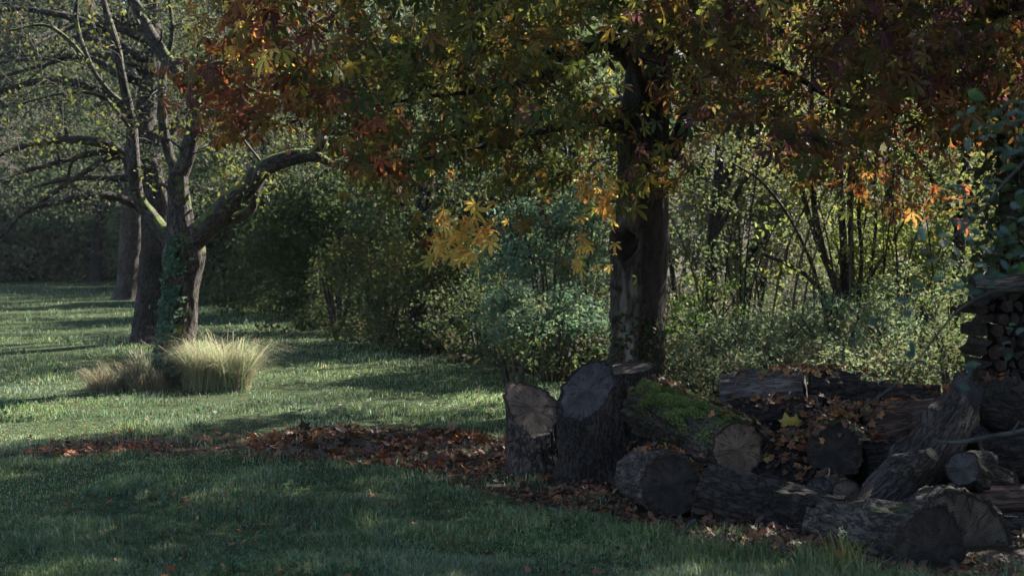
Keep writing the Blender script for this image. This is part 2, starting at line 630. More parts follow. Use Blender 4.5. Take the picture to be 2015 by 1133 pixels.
# dry, curled leaf
CURL = fan([(x * (1 - 0.25 * y), y, 0.55 * x * x + 0.25 * (y - .4) ** 2) for x, y in _ml], -0.03)
# palmate leaf of five drooping leaflets
def _palm():
    V, Fq = [], []
    for a, L in ((-1.75, .55), (-.85, .85), (0, 1.0), (.85, .85), (1.75, .55)):
        d_ = np.array([math.sin(a), math.cos(a)])
        n_ = np.array([d_[1], -d_[0]])
        k = len(V)
        for t_, w_ in ((.04, .01), (.55, .15), (.8, .13)):
            for sgn in (-1, 1):
                p_ = d_ * L * t_ + n_ * w_ * sgn * L
                V.append((p_[0], p_[1], .10 * t_ - .42 * t_ * t_ * L - .05))
        V.append((*(d_ * L), -.42 * L))
        Fq += [(k, k + 1, k + 3, k + 2), (k + 2, k + 3, k + 5, k + 4), (k + 4, k + 5, k + 6, k + 6)]
    q = np.array([f for f in Fq if f[2] != f[3]])
    t3 = np.array([f[:3] for f in Fq if f[2] == f[3]])
    return np.array(V), q, t3


_pv, _pq, _pt = _palm()
PALM = (_pv, _pq, _pt)
# plain oval leaf, 6 points
OVAL = (np.array([(0, 0, 0), (0.26, 0.28, 0.05), (0.22, 0.68, 0.03), (0, 1, -0.08), (-0.22, 0.68, 0.03), (-0.26, 0.28, 0.05)]),
        np.array([[0, 1, 2, 3], [0, 3, 4, 5]]))
# far leaf, a bent lozenge
LOZ = (np.array([(0, 0, 0), (0.34, 0.5, 0.08), (0, 1, 0), (-0.34, 0.5, 0.08)]), np.array([[0, 1, 2, 3]]))


def scatter(m, tpl, P, nrm, size, col, spin=None, mi=0, r=rng):
    P = np.asarray(P, float)
    n = len(P)
    if n == 0:
        return
    if spin is None:
        spin = r.uniform(0, 2 * np.pi, n)
    R = rot_from(nrm, spin)
    v0, f0 = tpl[0], tpl[1]
    v = np.einsum('nij,vj->nvi', R, v0) * np.asarray(size)[:, None, None] + P[:, None]
    k = len(v0)
    f = (f0[None] + (np.arange(n) * k)[:, None, None]).reshape(-1, f0.shape[1])
    fl = [f]
    if len(tpl) > 2:
        fl.append((tpl[2][None] + (np.arange(n) * k)[:, None, None]).reshape(-1, tpl[2].shape[1]))
    m.add(v.reshape(-1, 3), fl, None, col=np.repeat(np.asarray(col), k, axis=0), mi=mi)


def pick(pal, n, r=rng, var=0.25):
    """palette rows: weight, r, g, b"""
    pal = np.array(pal, float)
    i = r.choice(len(pal), n, p=pal[:, 0] / pal[:, 0].sum())
    return pal[i, 1:] * (1 + var * r.uniform(-1, 1, (n, 1))) * (1 + 0.08 * r.uniform(-1, 1, (n, 3)))


def clump_leaves(m, centres, radii, per, size, pal, tpl=OVAL, up=0.5, shell=0.5, r=rng, squash=0.75, flat=None):
    """leaves in ragged clumps round each centre"""
    centres = np.asarray(centres, float)
    radii = np.broadcast_to(np.asarray(radii, float), (len(centres),))
    k = np.repeat(np.arange(len(centres)), per)
    n = len(k)
    d = r.normal(size=(n, 3))
    d /= np.linalg.norm(d, axis=1)[:, None]
    rr = radii[k] * (shell + (1 - shell) * r.uniform(0, 1, n)) * (0.75 + 0.5 * r.uniform(0, 1, n))
    P = centres[k] + d * rr[:, None] * np.array([1, 1, squash])
    nrm = r.normal(size=(n, 3)) * 0.7 + d * 0.5 + np.array([0, 0, up])
    base = pick(pal, len(centres), r, 0.1)
    col = 0.55 * pick(pal, n, r, 0.3) + 0.45 * base[k]
    sz = size * r.uniform(0.6, 1.25, n)
    keep = P[:, 2] > gz(P[:, 0], P[:, 1]) + 0.01
    scatter(m, tpl, P[keep], nrm[keep], sz[keep], col[keep], r=r)


def grow(m, nodes, targets, r0=0.02, taper=0.55, r=rng, sag=0.0, seg=5, mi=0, tip=0.003, step=0.35):
    """join every target to the nearest point already on the tree with a bent twig; nodes rows: x y z radius"""
    N = np.array(nodes, float)
    T = np.asarray(targets, float)
    d = np.array([np.min(np.linalg.norm(N[:, :3] - t, axis=1)) for t in T])
    for t in T[np.argsort(d)]:
        dist = np.linalg.norm(N[:, :3] - t, axis=1) + N[:, 3] * -2
        i = int(np.argmin(dist))
        a = N[i]
        L = np.linalg.norm(a[:3] - t)
        if L < 0.05:
            continue
        k = max(2, int(L / step) + 1)
        u = np.linspace(0, 1, k + 1)[:, None]
        p = a[:3] * (1 - u) + t * u
        bend = r.normal(size=3) * L * 0.09
        bend[2] += L * 0.10
        p = p + bend * (4 * u * (1 - u)) + r.normal(size=(k + 1, 3)) * 0.015 * L * (u * (1 - u) * 4)
        p[:, 2] -= sag * L * (u[:, 0] ** 2)
        ra = min(max(a[3] * 0.62, tip * 1.5), r0 * (0.4 + L))
        rad = ra * (1 - u[:, 0]) + tip * u[:, 0]
        row = np.c_[p, rad]
        tube(m, row, n=k + 2, seg=seg, seed=int(r.integers(99)), cap=False, mi=mi)
        N = np.vstack([N, row[1:]])
    return N


# ------------------------------------------------------------------ ground
LIT_UP = [(-900, 905), (30, 884), (120, 852), (350, 846), (600, 838), (900, 846), (1000, 852), (1100, 845), (1300, 800), (2600, 730)]
LIT_LO = [(-900, 905), (30, 896), (300, 896), (600, 908), (800, 930), (900, 955), (1000, 985), (1150, 1015), (1350, 1066), (1500, 1095), (1700, 1150), (2600, 1300)]


def litter_zone(x, y):
    px, py = topx(np.asarray(x, float), np.maximum(np.asarray(y, float), 0.5))
    wob = (fbm(np.stack([px * 0.012, py * 0.02, 0 * px], -1), 31, 4) - .5) * 30
    up = np.interp(px, *zip(*LIT_UP))
    lo = np.interp(px, *zip(*LIT_LO))
    return np.clip((py + wob - up) / 16, 0, 1) * np.clip((lo - py - wob * .5) / 14, 0, 1)


EDGE = [(-60, 66), (-23, 64), (-15, 62), (-8.2, 41), (-4.3, 29), (-1.6, 21), (-0.3, 18.0), (1.6, 15.0), (4.2, 13), (8, 10), (12, 2)]


def wood_zone(x, y):
    e = np.interp(x, *zip(*EDGE))
    return np.clip((np.asarray(y) - e) / 1.0, 0, 1)


def ground_sheet():
    m = M()
    ys = np.concatenate([np.linspace(-60, 4, 10), np.linspace(4.4, 24, 150), np.linspace(25, 70, 60), np.linspace(75, 400, 20)])
    xs = np.concatenate([np.linspace(-300, -25, 12), np.linspace(-24, 12, 190), np.linspace(14, 300, 12)])
    X, Y = np.meshgrid(xs, ys)
    added_hill = np.clip((Y - 95) / 120, 0, 1)  # unseen rise added behind the wood to block the bright horizon
    Z = gz(X, Y) + added_hill ** 1.3 * 38 + (fbm(np.stack([X * .02, Y * .02, 0 * X], -1), 9, 3) - .5) * added_hill * 20
    lz = np.maximum(litter_zone(X, Y), wood_zone(X, Y)) * (Y > 3)
    nx, ny = len(xs), len(ys)
    i = (np.arange(ny - 1)[:, None] * nx + np.arange(nx - 1)[None]).ravel()
    f = np.stack([i, i + 1, i + nx + 1, i + nx], 1)
    m.add(np.stack([X, Y, Z], -1).reshape(-1, 3), f, None, np.stack([lz, lz, lz], -1).reshape(-1, 3))
    m.build("ground", MAT_GROUND, kind="structure")


ground_sheet()

# ------------------------------------------------------------------ logs
LOGS = []           # (p0, p1, r) for keeping grass and litter off


def log(label, p0, p1, r0, r1, bark, cut, name="log", cat="log", n0=None, n1=None, seed=1, rough=0.02, lump=0.10,
        faces=(0, 1), mid=None, group="cut logs lying in the pile", freq=21, fs=3.2, inset=0.93, warp=None, seg=150, saddle=0.0, knots=4):
    p0, p1 = np.asarray(p0, float), np.asarray(p1, float)
    ax = (p1 - p0) / np.linalg.norm(p1 - p0)
    base = (p0 + p1) / 2
    base[2] = min(p0[2], p1[2]) - min(r0, r1)
    t = thing(name, label, cat, base, group)
    pts = [np.r_[p0, r0]]
    pts.append(np.r_[(p0 + p1) / 2 + (np.zeros(3) if mid is None else np.asarray(mid)), (r0 + r1) / 2])
    pts.append(np.r_[p1, r1])
    m = M()
    n = int(max(40, np.linalg.norm(p1 - p0) / 0.018))
    ends = {0: n0 if n0 is not None else -ax, 1: n1 if n1 is not None else ax}
    e = tube(m, pts, n=n, seg=seg, rough=rough, freq=freq, fs=fs, lump=lump, seed=seed, ends=ends, warp=warp, saddle=saddle, knots=knots)
    discs = []
    for k in (0, 1):
        lip, disc = cut_face(e[k], inset, seed + k)
        for v, f, b in zip(lip.v, [lip.f], lip.bc):
            m.add(v, lip.f, b)
        if k in faces:
            discs.append(disc)
        else:
            discs.append(disc)
    m.build("bark", bark, base, t)
    for dd in discs:
        dd.build("cut_face", cut, base, t)
    LOGS.append((p0, p1, max(r0, r1)))
    return t, e


def gp(px, d, r):      # point resting on the ground
    x = (px - CX) / F * d
    return np.array([x, d, float(gz(x, d)) + r])


# upright sawn blocks standing at the left end of the pile
def stump(label, px, d, top, r0, r1, nrm, bark, cut, seed, lean=(0, 0), rough=0.022, lump=.08, saddle=0.0):
    x = (px - CX) / F * d
    b = np.array([x, d, float(gz(x, d)) - 0.03])
    p1 = b + np.array([lean[0], lean[1], top])
    return log(label, b, p1, r0, r1, bark, cut, name="stump", cat="stump", n0=(0, 0, -1), n1=nrm, seed=seed, rough=rough,
               group=None, freq=24, fs=3.2, lump=lump, saddle=saddle, warp=lambda R, th, P, s: R * (1 + 0.18 * np.exp(-s / 0.10))[:, None])


stump("pale topped upright stump with saddle shaped saw cut, leftmost of the pile",
      1055, 10.05, 0.50, 0.185, 0.19, (0.10, -0.66, 0.75), MAT_BARK, MAT_CUT_WARM, 11, lean=(-0.03, 0), saddle=.045)
stump("taller upright stump with steep grey saw cut, leaning against the dark stump",
      1170, 9.75, 0.64, 0.25, 0.20, (-0.40, -0.60, 0.72), MAT_BARK_DARK, MAT_CUT_GREY, 12, lean=(-0.05, 0.02))
stump("wide blackish stump directly in front of the maple trunk",
      1232, 11.3, 0.66, 0.25, 0.225, (-0.10, -0.12, 1), MAT_BARK_DARK, MAT_CUT_DARK, 13, lean=(0.0, 0.03), rough=0.03)

# lying logs (far end first, near end second)
moss_log, moss_e = log("moss covered log with pale pinkish sawn end, beside the dark stumps",
    W(1276, 802, 10.4), W(1452, 884, 9.1), 0.198, 0.178, MAT_BARK_MOSS, MAT_CUT_WARM, seed=21, rough=0.026, n1=(0.25, -1, 0.05))
log("short dark log at the lower left corner of the pile, round face towards us",
    W(1264, 938, 9.15), W(1322, 955, 8.45), 0.185, 0.185, MAT_BARK, MAT_CUT_DARK, seed=22, n1=(0.10, -1, 0.02), rough=0.026)
log("dark rough log lying crosswise between the short round log and the big mossy one",
    W(1388, 975, 8.55), W(1640, 1048, 8.15), 0.18, 0.205, MAT_BARK_DARK, MAT_CUT_DARK, seed=23, rough=0.034)
log("thick dark log with mossy streaks on its side, lying in front at the bottom edge",
    W(1600, 1056, 8.2), W(1832, 1084, 7.15), 0.205, 0.225, MAT_BARK, MAT_CUT_DARK, seed=24, rough=0.034, n0=(-1, 0.55, .1), n1=(0.42, -1, 0.0))
log("thickest log of the pile, brownish round face half hidden by the front log",
    W(1838, 1042, 8.7), W(1882, 1085, 7.6), 0.28, 0.33, MAT_BARK, MAT_CUT, seed=25, rough=0.02, n1=(0.22, -1, 0.05))
lean_log, lean_e = log("leaning log propped steeply against the pile, narrow ridged bark",
    W(1762, 960, 8.5), W(1882, 803, 8.9), 0.158, 0.135, MAT_BARK_DARK2, MAT_CUT, seed=26, rough=0.024, mid=(.02, 0, -.03), knots=9, n0=(-.3, .5, -1), fs=1.2, freq=16)
stub = M()
tube(stub, [np.r_[W(1775, 925, 8.5), .10], np.r_[W(1800, 915, 8.38), .085], np.r_[W(1822, 905, 8.28), .06], np.r_[W(1836, 893, 8.24), .045]], n=60, seg=60, rough=.014, freq=24, fs=5, lump=.25, seed=88)
stub.build("branch_stub", MAT_BARK, lean_log.location, lean_log)
log("black ended log topped with orange leaves, in the middle of the pile",
    W(1668, 850, 10.2), W(1642, 888, 9.0), 0.18, 0.175, MAT_BARK_MOSS, MAT_CUT_DARK, seed=27, rough=0.03, n1=(-0.1, -1, 0.0))
log("reddish brown log lying crosswise behind the leaning log",
    W(1700, 852, 9.6), W(1905, 822, 9.5), 0.175, 0.165, MAT_BARK_RED, MAT_CUT_DARK, seed=28, rough=0.014, fs=.8)
log("pale grey barkless log along the back of the pile",
    W(1425, 778, 11.1), W(1585, 768, 10.9), 0.165, 0.155, MAT_BARK_PALE, MAT_CUT_GREY, seed=29, rough=0.010, lump=.12, fs=.7)
log("dark log with torn bark, end to end with the pale grey log",
    W(1592, 768, 10.85), W(1690, 772, 10.8), 0.155, 0.14, MAT_BARK_DARK, MAT_CUT_DARK, seed=30, rough=0.03)
log("thin black log along the back, right of the torn bark log",
    W(1690, 785, 10.7), W(1850, 790, 10.5), 0.125, 0.12, MAT_BARK_DARK, MAT_CUT_DARK, seed=31, rough=0.02)
log("small log with brown end peeping up behind the front log",
    W(1610, 972, 8.9), W(1668, 976, 8.6), 0.11, 0.105, MAT_BARK, MAT_CUT_WARM, seed=32, rough=0.012, n1=(0.3, -1, 0.3))
log("buried log under the bark scraps in the hollow of the pile",
    W(1480, 935, 9.3), W(1610, 955, 9.0), 0.12, 0.12, MAT_BARK_DARK, MAT_CUT_DARK, seed=33, rough=0.02)
log("short steep block with a grey wedge shaped saw cut, behind the leaning log",
    W(1905, 880, 9.5), W(1912, 800, 9.6), 0.19, 0.15, MAT_BARK, MAT_CUT_GREY, seed=34, rough=0.02, n1=(0.35, -.75, 0.75))
log("dark thick log at the right edge under the firewood stack",
    W(1965, 800, 9.6), W(2160, 850, 9.0), 0.20, 0.20, MAT_BARK_DARK, MAT_CUT_DARK, seed=35, rough=0.02)
log("small dark log poking out from behind the thickest log",
    W(1975, 955, 8.6), W(1893, 922, 8.2), 0.10, 0.105, MAT_BARK_DARK, MAT_CUT_GREY, seed=36, rough=0.012)
log("long grey log entering from the right edge, level with the thickest log",
    W(1925, 985, 8.3), W(2200, 985, 7.9), 0.085, 0.09, MAT_BARK_RED, MAT_CUT_DARK, seed=37, rough=0.008)
log("second grey log at the right edge, under the long one",
    W(1950, 1035, 8.1), W(2220, 1050, 7.7), 0.085, 0.09, MAT_BARK, MAT_CUT_DARK, seed=38, rough=0.008)
log("rounded dark log end in the bottom right corner",
    W(2005, 1130, 7.5), W(2160, 1150, 6.9), 0.14, 0.15, MAT_BARK, MAT_CUT_DARK, seed=39, rough=0.018)
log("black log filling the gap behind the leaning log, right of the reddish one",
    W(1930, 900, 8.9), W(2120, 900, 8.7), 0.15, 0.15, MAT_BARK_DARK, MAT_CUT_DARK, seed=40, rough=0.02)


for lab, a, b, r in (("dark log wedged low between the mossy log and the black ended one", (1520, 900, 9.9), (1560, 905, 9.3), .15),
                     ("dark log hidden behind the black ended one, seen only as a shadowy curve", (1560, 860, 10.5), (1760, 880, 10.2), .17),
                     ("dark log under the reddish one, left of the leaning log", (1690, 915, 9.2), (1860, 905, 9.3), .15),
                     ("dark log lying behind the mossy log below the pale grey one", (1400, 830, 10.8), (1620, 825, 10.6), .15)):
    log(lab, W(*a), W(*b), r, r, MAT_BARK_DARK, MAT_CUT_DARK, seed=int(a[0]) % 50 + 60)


def moss_tufts():
    """cushions of moss on the upper side of the mossy log"""
    p0, p1, r = np.array(W(1276, 800, 10.4)), np.array(W(1452, 884, 9.1)), 0.2
    r_ = np.random.default_rng(3)
    n = 60000
    t = r_.uniform(0.0, 0.95, n)
    a = r_.normal(-0.25, 0.45, n)
    ax = (p1 - p0) / np.linalg.norm(p1 - p0)
    side = np.cross(ax, [0, 0, 1.0])
    side /= np.linalg.norm(side)
    upv = np.cross(side, ax)
    nr = upv * np.cos(a)[:, None] - side * np.sin(-a)[:, None] * -1
    rr = 0.212 * (1 - t) + 0.186 * t
    P = p0 + (p1 - p0) * t[:, None] + nr * rr[:, None]
    q = fbm(np.c_[t * 9, a * 3.5, 0 * t], 4, 4)
    keep = q > 0.495 + .10 * r_.uniform(-1, 1, n)
    P = P[keep] + nr[keep] * ((q[keep] - .43) * 0.09)[:, None]
    k = len(P)
    m = M()
    scatter(m, LOZ, P - nr[keep] * .01, nr[keep] + r_.normal(size=(k, 3)) * .9, r_.uniform(.007, .017, k),
            pick([(3, .10, .145, .036), (2, .16, .20, .055), (1.5, .055, .075, .028), (.7, .11, .09, .045)], k, r_), r=r_)
    m.build("moss", MAT_MOSS, moss_log.location, moss_log)


moss_tufts()

# ------------------------------------------------------------------ maple in front
MD = 14.0


def maple():
    r_ = np.random.default_rng(11)
    base = W(1255, 800, MD)
    base[2] = float(gz(base[0], base[1]))
    t = thing("maple_tree", "thick trunked maple with brown, olive and orange leaves standing behind the log pile", "tree", base)

    def P(px, py, d, r):
        return np.r_[W(px, py, d), r / F * d]
    tr = M()
    hollow = W(1234, 482, MD)

    def warp(R, th, path, s):
        # camera side of the trunk: th measured in the frame; find the bearing of each vertex
        T, A, B = frames(path)
        dirv = A[:, None] * np.cos(th)[None, :, None] + B[:, None] * np.sin(th)[None, :, None]
        v = path[:, None] + dirv * R[..., None]
        px, py = CX + v[..., 0] / v[..., 1] * F, HY - (v[..., 2] - EYE) / v[..., 1] * F
        front = dirv[..., 1] < 0.1
        q = ((px - 1233) / 22) ** 2 + ((py - 482) / 27) ** 2 + (fbm(np.stack([px * .07, py * .07, 0 * px], -1), 55, 3) - .5) * 1.3
        q = np.maximum(q, 0)
        R = R - front * 0.24 * np.exp(-q ** 3 * 0.9) + front * 0.030 * np.exp(-((np.sqrt(q) - 1.45) / 0.3) ** 2)
        # seam running up from the hollow
        xs = np.interp(py, [330, 450, 500, 740], [1275, 1258, 1262, 1266])
        R = R - front * 0.030 * np.exp(-((px - xs) / 5) ** 2) * np.clip((py - 300) / 40, 0, 1)
        R = R + front * 0.02 * np.exp(-((px - xs + 14) / 9) ** 2)
        # burls and root flare
        for bx, by, br, ba in ((1212, 560, 10, .03), (1208, 622, 10, .03), (1232, 640, 16, .03), (1214, 700, 18, .03), (1302, 470, 30, .015)):
            R = R + front * ba * np.exp(-((px - bx) / br) ** 2 - ((py - by) / br) ** 2)
        z = path[:, 2]
        return R * (1 + 0.5 * np.exp(-(z - base[2]) / 0.22))[:, None]
    tube(tr, [P(1255, 806, MD, 52), P(1255, 700, MD, 51), P(1256, 600, MD, 54), P(1260, 480, MD, 56), P(1264, 380, MD, 51), P(1266, 290, MD, 50),
              P(1272, 190, MD, 46), P(1280, 100, MD, 44), P(1298, 0, MD, 38), P(1310, -160, MD, 32), P(1290, -400, MD + .2, 20), P(1300, -650, MD, 8)],
         n=420, seg=140, rough=0.010, freq=7, fs=1.6, lump=0.05, seed=4, warp=warp)
    v = tr.v[0]
    px, py = CX + v[:, 0] / v[:, 1] * F, HY - (v[:, 2] - EYE) / v[:, 1] * F
    fr = v[:, 1] < MD + .05
    wob = (fbm(np.c_[px * .06, py * .02, 0 * px], 14, 3) - .5) * 26
    def ell(cx_, cy_, rx, ry):
        return np.clip(1.3 - ((px + wob - cx_) / rx) ** 2 - ((py + wob - cy_) / ry) ** 2, 0, 1)
    pale = np.maximum.reduce([ell(1236, 690, 14, 55), ell(1222, 590, 7, 60) * .5, ell(1246, 565, 8, 22) * .5, ell(1218, 650, 8, 26) * .5, ell(1250, 640, 6, 40) * .35, ell(1245, 400, 10, 30) * .3, ell(1226, 425, 12, 45) * .35]) * fr
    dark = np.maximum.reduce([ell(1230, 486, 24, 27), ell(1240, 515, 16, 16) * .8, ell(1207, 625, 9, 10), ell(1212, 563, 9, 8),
                              np.clip((px - np.interp(py, [330, 450, 500, 740], [1272, 1256, 1260, 1262])) / 6, 0, 1) * .72]) * (v[:, 1] < MD + .2)  # side right of the seam painted as if shaded, subduing the backlit rim
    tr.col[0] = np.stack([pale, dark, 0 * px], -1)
    for i in range(1, len(tr.col)):
        tr.col[i] = np.zeros((len(tr.v[i]), 3))
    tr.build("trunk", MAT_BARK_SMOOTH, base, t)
    limbs = [
        [P(1250, 125, MD, 24), P(1205, 84, MD - .1, 20), P(1150, 92, MD - .3, 18), P(1105, 108, MD - .5, 19), P(1065, 75, MD - .8, 17), P(1000, 36, MD - 1.2, 14), P(900, -10, MD - 1.6, 10), P(760, -40, MD - 1.9, 7), P(560, -20, MD - 2.2, 4)],
        [P(1105, 108, MD - .5, 12), P(1108, 135, MD - .6, 14), P(1060, 150, MD - 1., 9), P(980, 175, MD - 1.4, 6), P(850, 190, MD - 1.9, 4), P(700, 215, MD - 2.3, 3)],
        [P(1318, 310, MD, 16), P(1352, 232, MD, 15), P(1388, 155, MD + .2, 13), P(1420, 60, MD + .3, 11), P(1480, -40, MD + .4, 9), P(1600, -130, MD + .5, 5)],
        [P(1388, 155, MD + .2, 8), P(1460, 120, MD, 8), P(1560, 150, MD - .4, 6), P(1660, 205, MD - .8, 5), P(1760, 230, MD - 1.2, 3)],
        [P(1265, 60, MD, 20), P(1190, -40, MD + .4, 16), P(1000, -150, MD + 1, 11), P(780, -200, MD + 1.3, 7), P(560, -140, MD + 1.2, 4)],
        [P(1240, 250, MD - .2, 10), P(1160, 240, MD - .9, 9), P(1040, 265, MD - 1.7, 7), P(900, 300, MD - 2.3, 4), P(760, 330, MD - 2.6, 2.5)],
        [P(1300, 0, MD, 20), P(1400, -120, MD - 1, 14), P(1560, -200, MD - 1.8, 10), P(1800, -220, MD - 2.3, 6), P(2000, -180, MD - 2.4, 4)],
        [P(1275, 200, MD - .2, 12), P(1250, 120, MD - 1.4, 11), P(1200, 20, MD - 2.6, 9), P(1120, -40, MD - 3.6, 6)],
        [P(1300, 60, MD + .2, 14), P(1330, -60, MD + 1.6, 11), P(1360, -160, MD + 3, 7)],
        [P(1090, 100, MD - .5, 5), P(1090, 40, MD - .6, 5), P(1085, -30, MD - .6, 4)],
    ]
    nodes = []
    for i, l in enumerate(limbs):
        b = M()
        tube(b, l, n=60, seg=18, rough=0.006, freq=9, fs=2, lump=.12, seed=40 + i)
        b.build("limb", MAT_BARK_DARK, base, t)
        nodes.append(spline(l, 16))
    nodes = np.vstack(nodes)
    # leaf sprays: lower outline of the crown, column by column
    low = [(330, 60), (345, 110), (400, 215), (440, 270), (500, 235), (560, 200), (620, 235), (665, 262), (700, 262), (705, 335), (770, 372), (830, 345), (900, 350),
           (990, 345), (1060, 375), (1130, 345), (1200, 395), (1290, 375), (1330, 300), (1400, 265), (1480, 250), (1540, 300), (1640, 335), (1720, 250), (1800, 300), (1900, 260), (2010, 200), (2100, 150)]
    lx, ly = zip(*low)
    cents, big = [], []
    tries = 0
    while len(cents) < 1150 and tries < 60000:
        tries += 1
        px = r_.uniform(330, 2090)
        lo = np.interp(px, lx, ly)
        py = lo - 8 - abs(r_.uniform(0, 1)) ** 1.1 * (lo + 90)
        X0 = W(1270, 0, MD)[0]
        # depth range of a roundish crown about 4.6 m in radius
        d = r_.uniform(9.7, 17.6)
        p = W(px, py, d)
        rad = np.hypot((p[0] - X0), (p[1] - MD))
        if rad > 4.9 or (MD - p[1]) * -.707 - (p[0] - X0) * .707 > 1.9:  # back left of the crown cut away so sun reaches the grass
            continue
        # underside: thin out close to the trunk, near the bottom edge
        if abs(px - 1265) < 60 and 60 < py < 330 and d < MD and r_.uniform() < .9:
            continue
        # open windows in the leaves
        g = fbm(np.array([[px * .011, py * .016, d * .12]]), 77, 3)[0]
        if (py > -20 and g < 0.455) or (((px - 1175) / 75) ** 2 + ((py - 120) / 85) ** 2 < 1 and r_.uniform() < .8) or (((px - 1400) / 60) ** 2 + ((py - 215) / 80) ** 2 < 1 and r_.uniform() < .7):
            continue
        if px < 470 and (py > lo - 0 or py < (120 - (px - 330) * .9)) and r_.uniform() < .8:
            continue
        cents.append(p)
    for (px, py, d) in ((872, 425, 11.6), (900, 450, 11.5), (868, 462, 11.4), (925, 470, 11.6), (950, 445, 11.7), (985, 440, 11.7), (905, 480, 11.5), (885, 492, 11.4), (935, 425, 11.6), (850, 480, 11.5),
                        (722, 245, 11.4), (755, 250, 11.5), (735, 320, 11.4), (1055, 388, 12), (1185, 385, 12.5), (1200, 395, 12.6), (1150, 530, 13.2), (1160, 505, 13.2), (1300, 355, 13.4), (1285, 335, 13.4), (1310, 320, 13.4),
                        (1850, 210, 12.6), (1880, 225, 12.6), (1820, 200, 12.6), (1900, 240, 12.5), (1840, 225, 12.6), (1990, 90, 12), (2005, 120, 12), (1960, 260, 12), (1740, 345, 13.2), (1770, 385, 13.2),
                        (1800, 400, 13.3), (1840, 410, 13.3), (1720, 390, 13.2), (1790, 350, 13.2), (1860, 380, 13.4), (1660, 330, 13.5), (1690, 340, 13.4), (1250, 360, 13.4)):
        cents.append(W(px, py, d))
    cents = np.array(cents)
    # the upper crown, above the frame
    up = []
    X0 = W(1270, 0, MD)[0]
    while len(up) < 860:
        a, rr, z = r_.uniform(0, 2 * np.pi), 4.9 * np.sqrt(r_.uniform()), r_.uniform(4.2, 8.6)
        if (rr / 4.9) ** 2 + ((z - 4.2) / 4.6) ** 2 > 1 or rr * np.sin(a) * .707 - rr * np.cos(a) * .707 > 1.9:  # same back left cut, letting the sun through
            continue
        up.append((X0 + rr * np.cos(a), MD + rr * np.sin(a), z))
        if np.sin(a) < -.1:          # extra unseen leaves added on the camera side to shade the foreground
            up.append((X0 + rr * np.cos(a) + r_.normal() * .3, MD + rr * np.sin(a) - abs(r_.normal()) * .3, z + r_.normal() * .3))
    up = np.array(up)
    tw = M()
    grow(tw, nodes, np.vstack([cents, up[::2]]), r0=0.018, r=r_, step=0.3, seg=5, tip=0.0025)
    tw.build("twigs", MAT_BARK_DARK, base, t)
    # leaves
    lv = M()
    for which, cs, per, scl in ((0, cents, 10, 1.0), (1, up, 14, 1.25)):
        k = np.repeat(np.arange(len(cs)), per)
        n = len(k)
        off = r_.normal(size=(n, 3)) * np.array([.17, .17, .10])
        Pp = cs[k] + off
        out = off.copy()
        out[:, 2] = 0
        nrm = out * 2.6 + r_.normal(size=(n, 3)) * 0.62 + np.array([0, 0, 0.45])
        # hang: the tip points outwards and down
        sz = r_.uniform(.07, .15, n) * scl
        px = CX + Pp[:, 0] / Pp[:, 1] * F
        py = HY - (Pp[:, 2] - EYE) / Pp[:, 1] * F
        green = [(2.4, .036, .055, .016), (3, .065, .075, .016), (2.4, .11, .098, .020), (1.6, .15, .090, .020), (.8, .08, .038, .02), (.5, .19, .17, .03)]
        brown = [(3, .105, .034, .016), (2.5, .15, .048, .018), (1.8, .17, .080, .016), (2, .07, .026, .022), (1.2, .19, .125, .022), (1.5, .09, .075, .018)]
        purple = [(2.6, .070, .030, .034), (2.6, .085, .065, .020), (2.4, .11, .058, .020), (1, .045, .055, .014), (.5, .15, .055, .016)]
        orange = [(2.5, .19, .052, .022), (2, .17, .09, .03), (2, .11, .036, .02), (1.5, .09, .07, .02)]
        yell = [(3, .50, .34, .09), (2, .40, .19, .05), (1, .30, .27, .08)]
        mute = np.array([.86, .84, 1.0])
        cg, cb, cp_, co, cy = (pick(q, n, r_) for q in (green, brown, purple, orange, yell))
        u = r_.uniform(0, 1, n)
        nz = fbm(np.c_[cs[k] * 1.1], 5, 2)
        wl = np.clip((760 - px) / 220, 0, 1)
        wr = np.clip((px - 1180) / 260, 0, 1)
        col = np.where((u < wl * .9)[:, None], cb, np.where((u < wr * .75)[:, None], cp_, cg))
        hot = ((px > 1700) & (px < 1930) & (py > 170) & (py < 440)) | ((px > 1960) & (py > 40) & (py < 150)) | ((px > 690) & (px < 780) & (py > 220) & (py < 350)) | ((px > 1035) & (px < 1080) & (py > 375)) | ((px < 480) & (py > 150) & (u < .6))
        col = np.where((hot & (u < .6))[:, None], co, col)
        yy = ((px > 840) & (px < 1010) & (py > 395)) | ((px > 1130) & (px < 1215) & (py > 350)) | ((px > 440) & (px < 560) & (py < 130) & (u < .22))
        col = np.where(yy[:, None], cy, col * mute)
        scatter(lv, PALM, Pp, nrm, sz * r_.uniform(.75, 1.25, n), col, spin=np.pi + r_.normal(0, .8, n), r=r_)
    lv.build("crown", MAT_LEAF, base, t, smooth=False)
    # ivy shoots and bark scars at the foot
    iv = M()
    n = 700
    th = r_.uniform(-1.2, .9, n)
    z = r_.uniform(0, 1, n) ** 2 * .9
    xx = base[0] + .30 * np.sin(th) * (1 + .5 * np.exp(-z / .22))
    yy = base[1] - .30 * np.cos(th) * (1 + .5 * np.exp(-z / .22))
    scatter(iv, OVAL, np.c_[xx, yy, base[2] + z], np.c_[np.sin(th), -np.cos(th), .3 + 0 * th] + r_.normal(size=(n, 3)) * .3,
            r_.uniform(.03, .06, n), pick([(2, .02, .035, .012), (1, .05, .06, .02), (1, .06, .03, .015)], n, r_), r=r_)
    iv.build("foot_growth", MAT_BUSH, base, t)


maple()

